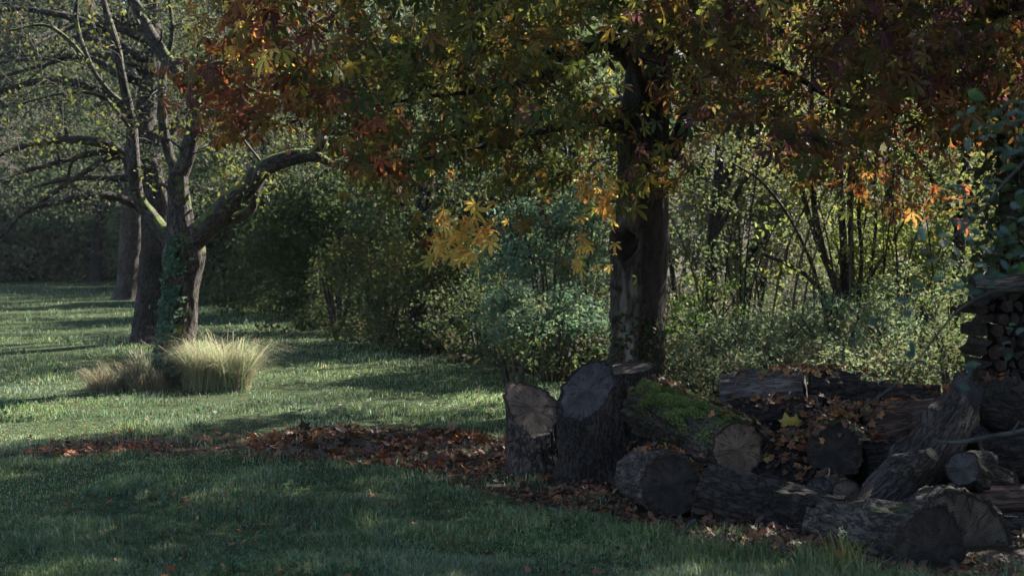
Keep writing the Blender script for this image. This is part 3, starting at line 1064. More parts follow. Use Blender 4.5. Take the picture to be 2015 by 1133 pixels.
# ------------------------------------------------------------------ generic broadleaf tree
DARKG = [(3, .032, .050, .026), (2, .048, .066, .034), (1, .065, .070, .032), (.6, .06, .048, .03)]
MIDG = [(3, .045, .070, .034), (2, .065, .092, .044), (1.2, .09, .105, .046), (.5, .075, .060, .032)]
YELG = [(3, .10, .13, .035), (2, .13, .15, .045), (1, .07, .10, .035), (.6, .15, .13, .06)]
TEAL = [(3, .075, .135, .095), (2, .115, .175, .125), (1, .045, .075, .046), (.8, .12, .14, .07), (.4, .11, .09, .05)]
PALE = [(3, .13, .15, .11), (2, .18, .18, .14), (2, .08, .11, .07), (1, .12, .10, .07)]
OLIV = [(3, .060, .075, .030), (2, .085, .092, .036), (1, .045, .062, .030), (.7, .09, .06, .03)]


def tree(name, label, limbs, base, cents, crad, per, size, pal, bark=MAT_BARK_DARK, group=None, cat="tree", r0=.03,
         twigs=True, seed=1, rough=.012, trunk_n=1, tseg=28, tpl=LOZ, ivy=None, tn=90, limb_seg=12, squash=.75, lump=.1, bare=0):
    """limbs: lists of (x, y, z, radius); the first trunk_n of them form the trunk"""
    r_ = np.random.default_rng(seed)
    t = thing(name, label, cat, base, group)
    tr = M()
    for i, l in enumerate(limbs[:trunk_n]):
        tube(tr, l, n=tn, seg=tseg, rough=rough, freq=8, fs=1.6, lump=lump, seed=seed + i,
             warp=(lambda R, th, P, s: R * (1 + .4 * np.exp(-s / .22)[:, None] * (1 + .3 * np.sin(th * 5 + seed))[None])) if i == 0 else None)
    tr.build("trunk", bark, base, t)
    nodes = [spline(l, 14) for l in limbs[:trunk_n]]
    for i, l in enumerate(limbs[trunk_n:]):
        b = M()
        tube(b, l, n=46, seg=limb_seg, rough=rough * .5, freq=9, fs=2, lump=.1, seed=seed + 20 + i)
        b.build("limb", bark, base, t)
        nodes.append(spline(l, 14))
    nodes = np.vstack(nodes)
    if len(cents):
        cents = np.asarray(cents, float)
        if twigs:
            tw = M()
            if bare:
                cents_t = np.vstack([cents, cents[:bare] + r_.normal(size=(min(bare, len(cents)), 3)) * [.5, .5, .4], cents[:bare] + r_.normal(size=(min(bare, len(cents)), 3)) * [.5, .5, .4]])
            else:
                cents_t = cents
            if bare:
                cents_t = cents_t[cents_t[:, 2] > 2.5]
            hi = nodes[nodes[:, 2] > base[2] + .35 * (nodes[:, 2].max() - base[2])] if trunk_n == 1 else nodes
            grow(tw, hi, cents_t, r0=r0, r=r_, step=.5, seg=4, tip=.004)
            tw.build("twigs", MAT_TWIG if bare else bark, base, t)
        lv = M()
        clump_leaves(lv, cents, crad, per, size, pal, tpl=tpl, r=r_, shell=.25, squash=squash)
        lv.build("crown", MAT_LEAF, base, t, smooth=False)
    if ivy:
        px_, py_, n = ivy
    return t


def box_cents(r_, n, x, y, z):
    return np.c_[r_.uniform(*x, n), r_.uniform(*y, n), r_.uniform(*z, n)]


# ---------------------------------------------------- ivy clad old tree on the meadow
def meadow_tree():
    D = 15.8
    P = lambda px, py, d=D, r=10: np.r_[W(px, py, d), r / F * d]
    base = W(345, 763, D)
    base[2] = float(gz(base[0], base[1]))
    g = np.random.default_rng(21)
    trunk = [P(345, 768, D, 43), P(345, 720, D, 40), P(349, 640, D, 36), P(357, 560, D, 35), P(362, 500, D, 40), P(358, 450, D, 29), P(354, 395, D, 21), P(352, 340, D, 18)]
    limbs = [trunk,
             [P(372, 478, D, 26), P(405, 448, D - .1, 24), P(445, 405, D - .2, 21), P(488, 368, D - .3, 19), P(515, 334, D - .35, 18), P(560, 315, D - .4, 16), P(612, 307, D - .5, 13), P(655, 323, D - .5, 6)],
             [P(608, 308, D - .5, 11), P(630, 288, D - .5, 9), P(642, 262, D - .5, 8), P(655, 235, D - .5, 6)],
             [P(425, 440, D - .1, 12), P(465, 428, D, 10), P(495, 412, D + .1, 8), P(503, 385, D + .1, 7), P(520, 350, D + .2, 3)],
             [P(338, 478, D, 16), P(303, 432, D + .1, 13), P(272, 385, D + .1, 12), P(263, 310, D + .1, 12), P(258, 240, D + .1, 10), P(243, 165, D, 9), P(226, 85, D, 8), P(206, 10, D, 6), P(190, -80, D, 3)],
             [P(352, 350, D, 17), P(368, 310, D, 16), P(378, 260, D, 15), P(381, 200, D, 15), P(350, 150, D, 14), P(306, 85, D, 13), P(262, 0, D, 11), P(225, -90, D, 8), P(200, -220, D, 4)],
             [P(349, 352, D, 11), P(330, 290, D + .1, 10), P(319, 225, D + .1, 9), P(322, 130, D + .2, 7), P(338, 70, D + .2, 5), P(330, -40, D + .2, 3)],
             [P(255, 215, D + .1, 5), P(215, 180, D, 5), P(180, 130, D - .1, 5), P(150, 40, D, 4), P(160, -40, D, 3)],
             [P(182, 135, D, 4), P(130, 75, D, 4), P(85, 50, D, 3), P(20, 60, D - .2, 2)],
             [P(262, 260, D, 4), P(200, 190, D - .2, 4), P(120, 185, D - .3, 3), P(40, 205, D - .4, 2)],
             [P(380, 200, D, 9), P(400, 130, D, 8), P(440, 50, D + .2, 6), P(480, -60, D + .2, 4)]]
    cents = []
    for _ in range(150):
        px, py = g.uniform(20, 640), g.uniform(-120, 400)
        if py > 300 and px < 430:
            continue
        cents.append(W(px, py, D + g.uniform(-1.3, 1.6)))
    for (px, py) in ((250, 250), (262, 230), (440, 330), (480, 320), (545, 290), (600, 290), (640, 255), (510, 380), (400, 370), (300, 350), (420, 300), (455, 280), (380, 130), (360, 60)):
        for _ in range(2):
            cents.append(W(px + g.uniform(-18, 18), py + g.uniform(-18, 18), D + g.uniform(-.3, .3)))
    t = tree("old_meadow_tree", "old forked tree with ivy clad trunk and dry grass round its foot", limbs, base, cents, .22, 13, .06,
             [(2, .05, .06, .018), (1.3, .09, .10, .028), (1, .035, .042, .018), (1, .06, .045, .025)], bark=MAT_BARK_OLD, seed=31, rough=.022, tpl=OVAL, tn=200, tseg=72, limb_seg=28, r0=.02, lump=.12, bare=130)
    # ivy
    r_ = np.random.default_rng(5)
    n = 3600
    py = r_.uniform(455, 735, n)
    cen = np.interp(py, [455, 500, 560, 640, 735], [338, 350, 343, 335, 330])
    wid = np.interp(py, [455, 500, 560, 640, 735], [8, 15, 21, 20, 20])
    px = cen + r_.normal(0, .6, n) * wid
    tc = np.interp(py, [450, 500, 560, 640, 735], [358, 362, 357, 349, 345])
    tr_ = np.interp(py, [450, 500, 560, 640, 735], [30, 39, 36, 39, 44])
    u = np.clip((px - tc) / tr_, -.999, .999)
    dep = D - np.sqrt(1 - u * u) * (tr_ / F * D) - r_.uniform(0.0, .06, n)
    over = np.abs((px - tc) / tr_) > 1
    Pp = np.stack([(px - CX) / F * D, dep, EYE - (py - HY) / F * D], -1)
    keep = fbm(np.c_[px * .05, py * .04, 0 * px], 8, 2) > .40
    nrm = np.c_[u, -np.sqrt(1 - u * u), .35 + 0 * u] + r_.normal(size=(n, 3)) * .35
    m = M()
    scatter(m, OVAL, Pp[keep], nrm[keep], r_.uniform(.03, .065, keep.sum()), pick([(3, .04, .07, .045), (2, .06, .10, .07), (1, .10, .14, .10)], keep.sum(), r_), r=r_)
    m.build("ivy", MAT_BUSH, base, t)


meadow_tree()

# ---------------------------------------------------- trees behind it
def bg_trees():
    g = np.random.default_rng(50)
    # B
    D = 22.5
    P = lambda px, py, d, r: np.r_[W(px, py, d), r / F * d]
    base = W(296, 680, D)
    base[2] = float(gz(base[0], base[1]))
    limbs = [[P(294, 684, D, 33), P(297, 600, D, 30), P(306, 520, D, 31), P(310, 450, D, 32), P(300, 380, D, 26), P(285, 250, D, 22), P(300, 60, D, 16), P(290, -150, D, 10)],
             [P(290, 380, D, 18), P(240, 300, D - .4, 12), P(170, 277, D - .8, 9), P(60, 285, D - 1, 6), P(-60, 330, D - 1.2, 3)],
             [P(300, 420, D, 14), P(250, 395, D - .6, 10), P(190, 385, D - 1, 8), P(60, 412, D - 1.4, 6), P(0, 470, D - 1.6, 3)],
             [P(300, 330, D, 14), P(250, 350, D, 8), P(150, 350, D, 5), P(60, 370, D, 3)],
             [P(290, 250, D, 14), P(200, 180, D, 9), P(90, 160, D, 7), P(-40, 190, D, 4)],
             [P(295, 150, D, 12), P(200, 60, D, 9), P(60, 20, D, 6), P(-60, 30, D, 3)],
             [P(300, 300, D, 12), P(390, 200, D + .5, 9), P(480, 150, D + .8, 6), P(560, 160, D + 1, 3)]]
    for k in range(9):
        y0 = g.uniform(60, 400)
        x1, y1 = g.uniform(-120, 180), y0 + g.uniform(-60, 130)
        limbs.append([P(295, y0, D + g.uniform(-.3, .3), 9), P(230, y0 - 25, D - .3, 7), P(150, (y0 + y1) / 2 - 40, D + g.uniform(-1, 1), 5), P(x1, y1, D + g.uniform(-1.5, 1.5), 2)])
    c = [W(g.uniform(-150, 620), g.uniform(-230, 1) if g.uniform() < .35 else g.uniform(0, 420), D + g.uniform(-2.4, 3)) for _ in range(340)]
    c = [p for p in c if not (p[2] < 2.4 and -5.0 < p[0])]
    tree("broad_tree", "broad dark tree right behind the ivy clad one, long drooping branches to the left", limbs, base, c, .42, 95, .055,
         [(3, .022, .034, .024), (2, .034, .044, .028), (1.2, .048, .056, .034), (1, .044, .036, .030)], seed=61, tn=120, tseg=40, rough=.03, r0=.05, bark=MAT_BARK_DARK2)
    # C
    D = 41
    base = W(256, 590, D)
    base[2] = float(gz(base[0], base[1]))
    limbs = [[P(254, 592, D, 24), P(254, 520, D, 21), P(258, 430, D, 20), P(262, 300, D, 16), P(255, 100, D, 9)],
             [P(258, 420, D, 12), P(215, 340, D, 8), P(150, 280, D, 5)], [P(260, 330, D, 10), P(330, 260, D, 7), P(400, 220, D, 4)]]
    c = [W(g.uniform(60, 480), g.uniform(-60, 400), D + g.uniform(-3, 3)) for _ in range(120)]
    tree("round_tree", "grey trunked tree further back, half hidden by the broad dark tree", limbs, base, c, .8, 60, .15, DARKG, seed=62, group=None, rough=.04, bark=MAT_BARK)
    # far small ones
    for i, (px, py, d, r, lean, lab) in enumerate(((188, 552, 60, 11, 6, "small dark tree at the far edge of the meadow, left of the grey trunks"),
                                                   (60, 552, 62, 9, -10, "far leftmost dark tree at the meadow's end"),
                                                   (446, 590, 39, 8, -34, "thin curved black tree leaning left before the hedge, right of the ivy clad trunk"))):
        base = W(px, py, d)
        base[2] = float(gz(base[0], base[1]))
        if i == 2:
            limbs = [[P(446, 592, d, 8), P(445, 550, d, 7), P(432, 515, d, 6.5), P(412, 490, d, 6), P(400, 450, d, 5), P(398, 380, d, 4)]]
            c = [W(g.uniform(370, 470), g.uniform(300, 420), d + g.uniform(-1, 1)) for _ in range(30)]
        else:
            limbs = [[P(px, py + 2, d, r), P(px + lean * .3, py - 60, d, r * .9), P(px + lean, py - 130, d, r * .8), P(px, py - 300, d, r * .4)],
                     [P(px + lean, py - 110, d, r * .6), P(px + 40, py - 180, d, r * .4), P(px + 80, py - 230, d, r * .2)],
                     [P(px + lean, py - 120, d, r * .6), P(px - 40, py - 190, d, r * .4), P(px - 80, py - 230, d, r * .2)]]
            c = [W(px + g.uniform(-110, 110), py - g.uniform(110, 420), d + g.uniform(-2, 2)) for _ in range(60)]
        tree("small_tree", lab, limbs, base, c, .9 if i < 2 else .5, 60, .18 if i < 2 else .12, MIDG, seed=70 + i, rough=.02, r0=.03)
    # trees in the wood: px, base depth, radius px, pixel path
    spec = [
        ("black ivied trunk rising from the hedge, left of the hanging orange leaves", 822, 22.0, [(828, 640, 17), (824, 560, 16), (830, 470, 19), (838, 380, 16), (845, 250, 14), (850, 80, 10)], DARKG, 90, (700, 960), MAT_BARK_DARK),
        ("short dark trunk seen below the hanging orange leaves", 916, 24.0, [(918, 640, 11), (916, 540, 11), (914, 480, 10), (910, 380, 9), (905, 150, 6)], DARKG, 80, (830, 1010), MAT_BARK_DARK),
        ("dark tree behind the teal bush, just left of the maple trunk", 1128, 24.5, [(1125, 640, 15), (1122, 500, 14), (1124, 400, 14), (1130, 300, 12), (1120, 100, 9)], DARKG, 80, (1030, 1230), MAT_BARK_DARK),
        ("straight dark tree in the wood, first to the right of the maple trunk", 1405, 20.0, [(1396, 640, 12), (1400, 560, 11), (1402, 470, 11), (1412, 370, 10), (1420, 250, 9), (1430, 60, 6)], OLIV, 70, (1330, 1520), MAT_BARK),
        ("crooked dark tree leaning right between the straight one and the many stemmed hazel", 1490, 21.5, [(1460, 640, 11), (1470, 560, 10), (1482, 500, 12), (1500, 440, 10), (1530, 330, 8), (1550, 160, 6)], OLIV, 70, (1440, 1640), MAT_BARK_DARK),
        ("slim dark tree in the wood behind the firewood stack", 1888, 17.5, [(1880, 640, 14), (1884, 540, 13), (1888, 450, 12), (1893, 350, 10), (1900, 100, 8)], OLIV, 60, (1790, 1990), MAT_BARK_DARK),
    ]
    for i, (lab, px, d, path, pal, nc, xr, bk) in enumerate(spec):
        base = W(path[0][0], 0, d)
        base[2] = float(gz(base[0], base[1]))
        pts = [np.r_[W(a, b, d), r / F * d] for a, b, r in path]
        pts[0][2] = base[2] - .05
        top = pts[-1][:3]
        limbs = [pts]
        for k in range(4):
            s_ = pts[2 + k % 3][:3]
            e_ = s_ + np.array([g.uniform(-1.6, 1.6), g.uniform(-1, 1), g.uniform(.8, 2)])
            limbs.append([np.r_[s_, .05], np.r_[(s_ + e_) / 2 + [0, 0, .25], .035], np.r_[e_, .012]])
        c = [W(g.uniform(*xr), g.uniform(-60, 430), d + g.uniform(-1.5, 1.8)) for _ in range(nc)]
        tree("wood_tree", lab, limbs, base, c, .5, 60, .085, pal, seed=90 + i, bark=bk, group="trees along the edge of the wood", rough=.014)
    # dark tree at the right edge
    d = 11.6
    pts = [np.r_[W(a, b, d), r / F * d] for a, b, r in [(2010, 860, 44), (2005, 600, 36), (2000, 400, 34), (1992, 200, 32), (1985, 0, 30), (1990, -200, 26), (2000, -600, 12)]]
    base = pts[0][:3].copy()
    base[2] = float(gz(base[0], base[1]))
    pts[0][2] = base[2] - .05
    limbs = [pts, [np.r_[W(1990, 160, d), .09], np.r_[W(2100, 0, d + .4), .07], np.r_[W(2300, -200, d + 1), .04]],
             [np.r_[W(1985, -100, d), .09], np.r_[W(1900, -250, d + .6), .06], np.r_[W(1760, -420, d + 1), .03]],
             [np.r_[W(1988, 60, d), .07], np.r_[W(1960, -20, d - .5), .05], np.r_[W(1900, -150, d - 1), .03]]]
    c = [pts[4][:3] + [g.uniform(-1.2, 4.5), g.uniform(-2.5, 2.5), g.uniform(-.3, 4.6)] for _ in range(190)]
    c += [W(g.uniform(1930, 2060), g.uniform(60, 540), d + g.uniform(-.5, .3)) for _ in range(26)]
    tree("edge_tree", "dark tree at the right edge of the picture, behind the firewood stack", limbs, base, c, .42, 60, .10,
         DARKG, seed=120, bark=MAT_BARK_DARK, rough=.02, tpl=OVAL, tn=120, tseg=40)
    # two more to the right of the view, whose crowns shade the logs and the near grass
    for i, (x, y, h) in enumerate(((7.4, 8.6, 8.0), (9.6, 14.0, 9.5), (6.6, 4.2, 8.5))):
        base = np.array([x, y, float(gz(x, y))])
        limbs = [[np.r_[base - [0, 0, .05], .22], np.r_[base + [0.1, 0, 2], .18], np.r_[base + [.2, .2, 4.2], .13], np.r_[base + [0, .1, h - 1.2], .04]]]
        for k in range(6):
            a = k * 1.05 + i
            s_ = base + [0.1, .05, 2.2 + .4 * k]
            limbs.append([np.r_[s_, .08], np.r_[s_ + [np.cos(a) * 1.1, np.sin(a) * 1.1, .8], .05], np.r_[s_ + [np.cos(a) * 2.2, np.sin(a) * 2.2, 1.3], .02]])
        c = []
        while len(c) < 230:
            q = g.uniform(-1, 1, 3)
            if q @ q < 1:
                c.append(base + [q[0] * 3.0, q[1] * 3.0, (h + 2.0) / 2 + q[2] * (h - 2.0) / 2])
        tree("shade_tree", ("leafy tree outside the view beside the right edge of the pile", "leafy tree outside the view behind the firewood stack", "leafy tree outside the view nearest to the camera")[i],
             limbs, base, c, .5, 46, .16, MIDG, seed=130 + i, rough=.015)


bg_trees()


# ------------------------------------------------------------------ many stemmed hazel
def hazel():
    g = np.random.default_rng(8)
    D = 17.0
    base = W(1665, 0, D)
    base[2] = float(gz(base[0], base[1]))
    t = thing("hazel", "many stemmed hazel fanning up out of the sunlit undergrowth", "shrub", base)
    P = lambda px, py, d, r: np.r_[W(px, py, d), r / F * d]
    stems = [
        [(1660, 700, 9), (1648, 580, 8), (1610, 480, 6), (1580, 380, 5), (1560, 260, 4), (1540, 120, 3)],
        [(1662, 700, 9), (1652, 590, 9), (1625, 510, 7), (1608, 440, 7), (1600, 380, 6), (1596, 260, 5), (1600, 90, 3)],
        [(1668, 700, 10), (1664, 590, 10), (1660, 480, 8), (1654, 380, 8), (1650, 250, 6), (1640, 60, 4)],
        [(1674, 700, 7), (1676, 580, 6), (1674, 460, 6), (1672, 380, 6), (1676, 240, 5), (1690, 60, 3)],
        [(1678, 700, 6), (1690, 580, 5), (1696, 500, 4), (1690, 420, 4), (1700, 330, 3), (1720, 160, 3)],
        [(1684, 700, 5), (1700, 600, 4), (1715, 520, 4), (1724, 430, 3), (1722, 340, 3), (1740, 200, 2)],
        [(1655, 700, 7), (1630, 600, 6), (1590, 545, 5), (1540, 515, 5), (1500, 500, 3)],
        [(1690, 700, 5), (1705, 640, 4), (1708, 560, 3), (1760, 470, 3), (1800, 400, 2)],
        [(1650, 700, 5), (1610, 560, 4), (1560, 440, 3), (1500, 360, 3), (1440, 320, 2)]]
    nodes = []
    for i, s in enumerate(stems):
        pts = [P(a, b, D + (i % 3 - 1) * .25 * (700 - b) / 500, r) for a, b, r in s]
        pts[0][2] = base[2] - .03
        m = M()
        tube(m, pts, n=50, seg=12, rough=.004, freq=12, fs=3, lump=.1, seed=i)
        m.build("stem", MAT_BARK, base, t)
        nodes.append(spline(pts, 14))
    nodes = np.vstack(nodes)
    nodes = nodes[nodes[:, 2] > 1.0]
    cents = [W(g.uniform(1500, 1840), g.uniform(60, 560), D + g.uniform(-.9, 1.1)) for _ in range(115)]
    tw = M()
    grow(tw, nodes, cents, r0=.012, r=g, step=.3, seg=4, tip=.002)
    tw.build("twigs", MAT_TWIG, base, t)
    lv = M()
    clump_leaves(lv, cents, .28, 22, .07, YELG, tpl=OVAL, r=g, shell=.1)
    lv.build("foliage", MAT_LEAF, base, t, smooth=False)


hazel()

# ------------------------------------------------------------------ bushes
def bush(label, px, d, w, h, per_m2, size, pal, seed, depth=None, tpl=OVAL, group="bushes along the edge of the wood", name="bush", z0=0.0, stems=7, cr=.20, mat=MAT_BUSH):
    g = np.random.default_rng(seed)
    x = (px - CX) / F * d
    base = np.array([x, d, float(gz(x, d))])
    t = thing(name, label, "bush", base, group)
    depth = depth or w * .7
    nc = int(max(10, w * depth * h * 16))
    c = []
    while len(c) < nc:
        q = g.uniform(-1, 1, 3)
        q[2] = abs(q[2]) if g.uniform() < .75 else q[2]
        rr = q[0] ** 2 + q[1] ** 2 + max(q[2], 0) ** 2
        if rr > 1 or (rr < .35 and g.uniform() < .7):
            continue
        lump = .8 + .4 * vnoise(np.array([[q[0] * 2 + seed, q[1] * 2, 0]]), seed)[0]
        c.append(base + np.array([q[0] * w / 2, q[1] * depth / 2, z0 + h * (.42 + .55 * q[2]) * lump]))
    c = np.array(c)
    c = c[c[:, 2] > base[2] + .03]
    st = M()
    nodes = []
    for k in range(stems):
        a = g.uniform(0, 2 * np.pi)
        e = base + np.array([np.cos(a) * w * .3, np.sin(a) * depth * .3, h * g.uniform(.6, .95)])
        pts = [np.r_[base + [np.cos(a) * .08, np.sin(a) * .08, -.02], .02 + .004 * h], np.r_[(base + e) / 2 + [0, 0, h * .12], .014], np.r_[e, .006]]
        tube(st, pts, n=12, seg=6, seed=k, cap=False)
        nodes.append(spline(pts, 8)[2:])
    grow(st, np.vstack(nodes), c[::2], r0=.012, r=g, step=.35, seg=4, tip=.002)
    st.build("stems", MAT_TWIG, base, t)
    lv = M()
    clump_leaves(lv, c, cr, per_m2, size, pal, tpl=tpl, r=g, shell=.2)
    lv.build("foliage", mat, base, t, smooth=False)
    return t


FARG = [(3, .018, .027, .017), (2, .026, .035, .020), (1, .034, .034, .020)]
BROWNG = [(2, .06, .055, .035), (2, .05, .062, .032), (1, .09, .075, .045), (1, .035, .045, .025)]
GREYG = [(3, .095, .135, .090), (2, .13, .165, .115), (1.5, .05, .065, .03), (.7, .12, .10, .06)]
bush("far dark green bush at the left end of the hedge, behind the curved black tree", 490, 40, 5.0, 3.6, 46, .13, DARKG, 201, cr=.5, tpl=LOZ)
bush("dark green bush in the hedge right of the curved black tree", 575, 31.5, 4.2, 3.6, 46, .11, DARKG, 202, cr=.42, tpl=LOZ)
bush("large mid green bush in the middle of the hedge", 665, 26, 3.6, 3.0, 46, .095, [(3, .035, .055, .022), (2, .05, .07, .026), (1, .03, .04, .018)], 203, cr=.36, tpl=LOZ)
bush("brownish bush in front of the black ivied trunk", 755, 22.6, 2.4, 2.0, 44, .075, OLIV, 204, cr=.28)
bush("olive bush to the right of the black ivied trunk", 865, 20.8, 2.3, 1.8, 44, .075, OLIV, 205, cr=.26)
bush("low olive green bush at the foot of the hedge, left of the teal bush", 950, 19.0, 1.7, 1.15, 63, 0.056, MIDG, 206, cr=.24)
bush("tall bluish teal bush left of the maple trunk", 1085, 18.2, 2.1, 2.3, 66, 0.068, TEAL, 207, cr=.26)
bush("low bluish green bush in front of the teal one, behind the pale stump", 1085, 16.4, 2.0, 1.25, 72, 0.056, TEAL, 208, cr=.22)
bush("yellowish green low bush just behind the upright stumps", 1010, 15.9, 1.0, .55, 58, 0.048, MIDG, 209, cr=.18)
bush("dark bush deep in the wood above the teal one", 1010, 22.5, 2.6, 2.9, 63, 0.064, DARKG, 210, cr=.3)
bush("fresh green bush close to the right side of the maple trunk", 1375, 16.6, 1.4, 1.15, 63, 0.052, [(3, .06, .11, .03), (2, .09, .13, .035), (1, .05, .07, .03)], 211, cr=.2)
bush("grey green nettles right behind the pale grey log", 1500, 15.0, 1.8, .95, 66, 0.048, GREYG, 212, cr=.2)
bush("grey green bush at the foot of the many stemmed hazel", 1640, 15.2, 1.7, 1.0, 66, 0.048, GREYG, 213, cr=.2)
bush("dull green bush left of the firewood stack", 1780, 14.4, 1.6, 1.25, 66, 0.048, GREYG, 214, cr=.2)
bush("shaded green bush touching the firewood stack", 1880, 13.2, 1.1, 1.15, 66, 0.048, MIDG, 215, cr=.2)
bush("pale green bramble mound in the light just right of the maple foot", 1410, 15.6, 1.5, 1.0, 72, 0.044, GREYG, 223, cr=.2)
bush("bluish bramble mound below the many stemmed hazel, left of the dull green bush", 1690, 16.3, 1.8, 1.15, 69, 0.048, TEAL, 224, cr=.2)
bush("brown flecked low bush at the right foot of the maple", 1360, 14.9, .9, .6, 66, 0.040, BROWNG, 216, cr=.16)
bush("bright yellow green bush in the sun between hazel and firewood stack", 1775, 18.0, 2.0, 2.3, 60, 0.060, YELG, 217, cr=.26)
bush("pale silvery bush high behind the straight dark tree", 1470, 21.0, 2.4, 2.9, 60, 0.060, PALE, 218, cr=.3)
FARLIT = [(3, .10, .105, .06), (2, .14, .13, .08), (1, .07, .08, .045)]  # lighter leaf tones stand in for sunlight on these shaded far bushes
bush("far bush at the left edge beyond the meadow", 40, 63, 9, 4.5, 20, .24, FARLIT, 219, cr=.9, tpl=LOZ)
bush("far dark bush between the small far trees", 150, 64, 7, 4.0, 20, .24, FARLIT, 220, cr=.9, tpl=LOZ)
bush("far olive bush directly left of the grey trunks", 225, 62, 5, 3.4, 20, .22, FARLIT, 221, cr=.8, tpl=LOZ)
bush("far bush seen between the ivy clad trunk and the hedge", 400, 52, 6, 4.5, 24, .2, MIDG, 222, cr=.8, tpl=LOZ)


# ------------------------------------------------------------------ the wood behind (one mass) and its undergrowth
def woodland():
    g = np.random.default_rng(99)
    m = M()
    # near belt follows the wood's edge; deeper belts close the view
    def belt(n, dlo, dhi, pxlo, pxhi, rad, per, size, pal, hmax=1.0, lo=0.0):
        c = []
        while len(c) < n:
            px = g.uniform(pxlo, pxhi)
            x_, d = 0, g.uniform(dlo, dhi)
            x_ = (px - CX) / F * d
            if wood_zone(x_, d) < 1:
                continue
            top = (EYE + .1716 * d + 1.2) * hmax
            z = g.uniform(lo, top)
            c.append((x_, d, z))
        c = np.array(c)
        clump_leaves(m, c, rad * g.uniform(.6, 1.3, len(c)), per, size, pal, tpl=LOZ, r=g, shell=.2, squash=.7)
        return c
    c1 = belt(420, 24, 34, 850, 2300, .6, 60, .12, MIDG)
    c2 = belt(260, 19.5, 26, 1300, 2300, .45, 60, .085, OLIV + [(1.5, .10, .12, .03)], .8)
    c3 = belt(420, 34, 50, 330, 2500, .9, 60, .2, DARKG)
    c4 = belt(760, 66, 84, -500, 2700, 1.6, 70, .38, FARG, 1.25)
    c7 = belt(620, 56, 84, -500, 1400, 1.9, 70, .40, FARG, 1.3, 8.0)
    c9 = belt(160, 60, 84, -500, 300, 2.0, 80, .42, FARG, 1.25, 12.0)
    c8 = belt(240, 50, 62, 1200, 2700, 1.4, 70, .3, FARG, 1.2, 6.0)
    c5 = belt(160, 30, 40, 480, 1000, .7, 60, .15, DARKG)
    c6 = belt(200, 54, 64, 250, 1200, 1.2, 60, .28, DARKG)
    # stems of the mass
    tr = M()
    for _ in range(150):
        px, d = g.uniform(-300, 2400), g.uniform(24, 80)
        x = (px - CX) / F * d
        if wood_zone(x, d) < 1:
            continue
        h = EYE + .1716 * d + 3
        r = g.uniform(.05, .16)
        z0 = float(gz(x, d))
        p = [np.r_[x, d, z0 - .1, r], np.r_[x + g.uniform(-.4, .4), d, z0 + h * .4, r * .8], np.r_[x + g.uniform(-1, 1), d, z0 + h, r * .4]]
        tube(m, p, n=8, seg=7, cap=False, col=(.022, .018, .015))
    m.build("woodland", MAT_LEAF, kind="stuff", smooth=False, label="dark wood closing the view behind the meadow and the log pile", category="woodland")


woodland()


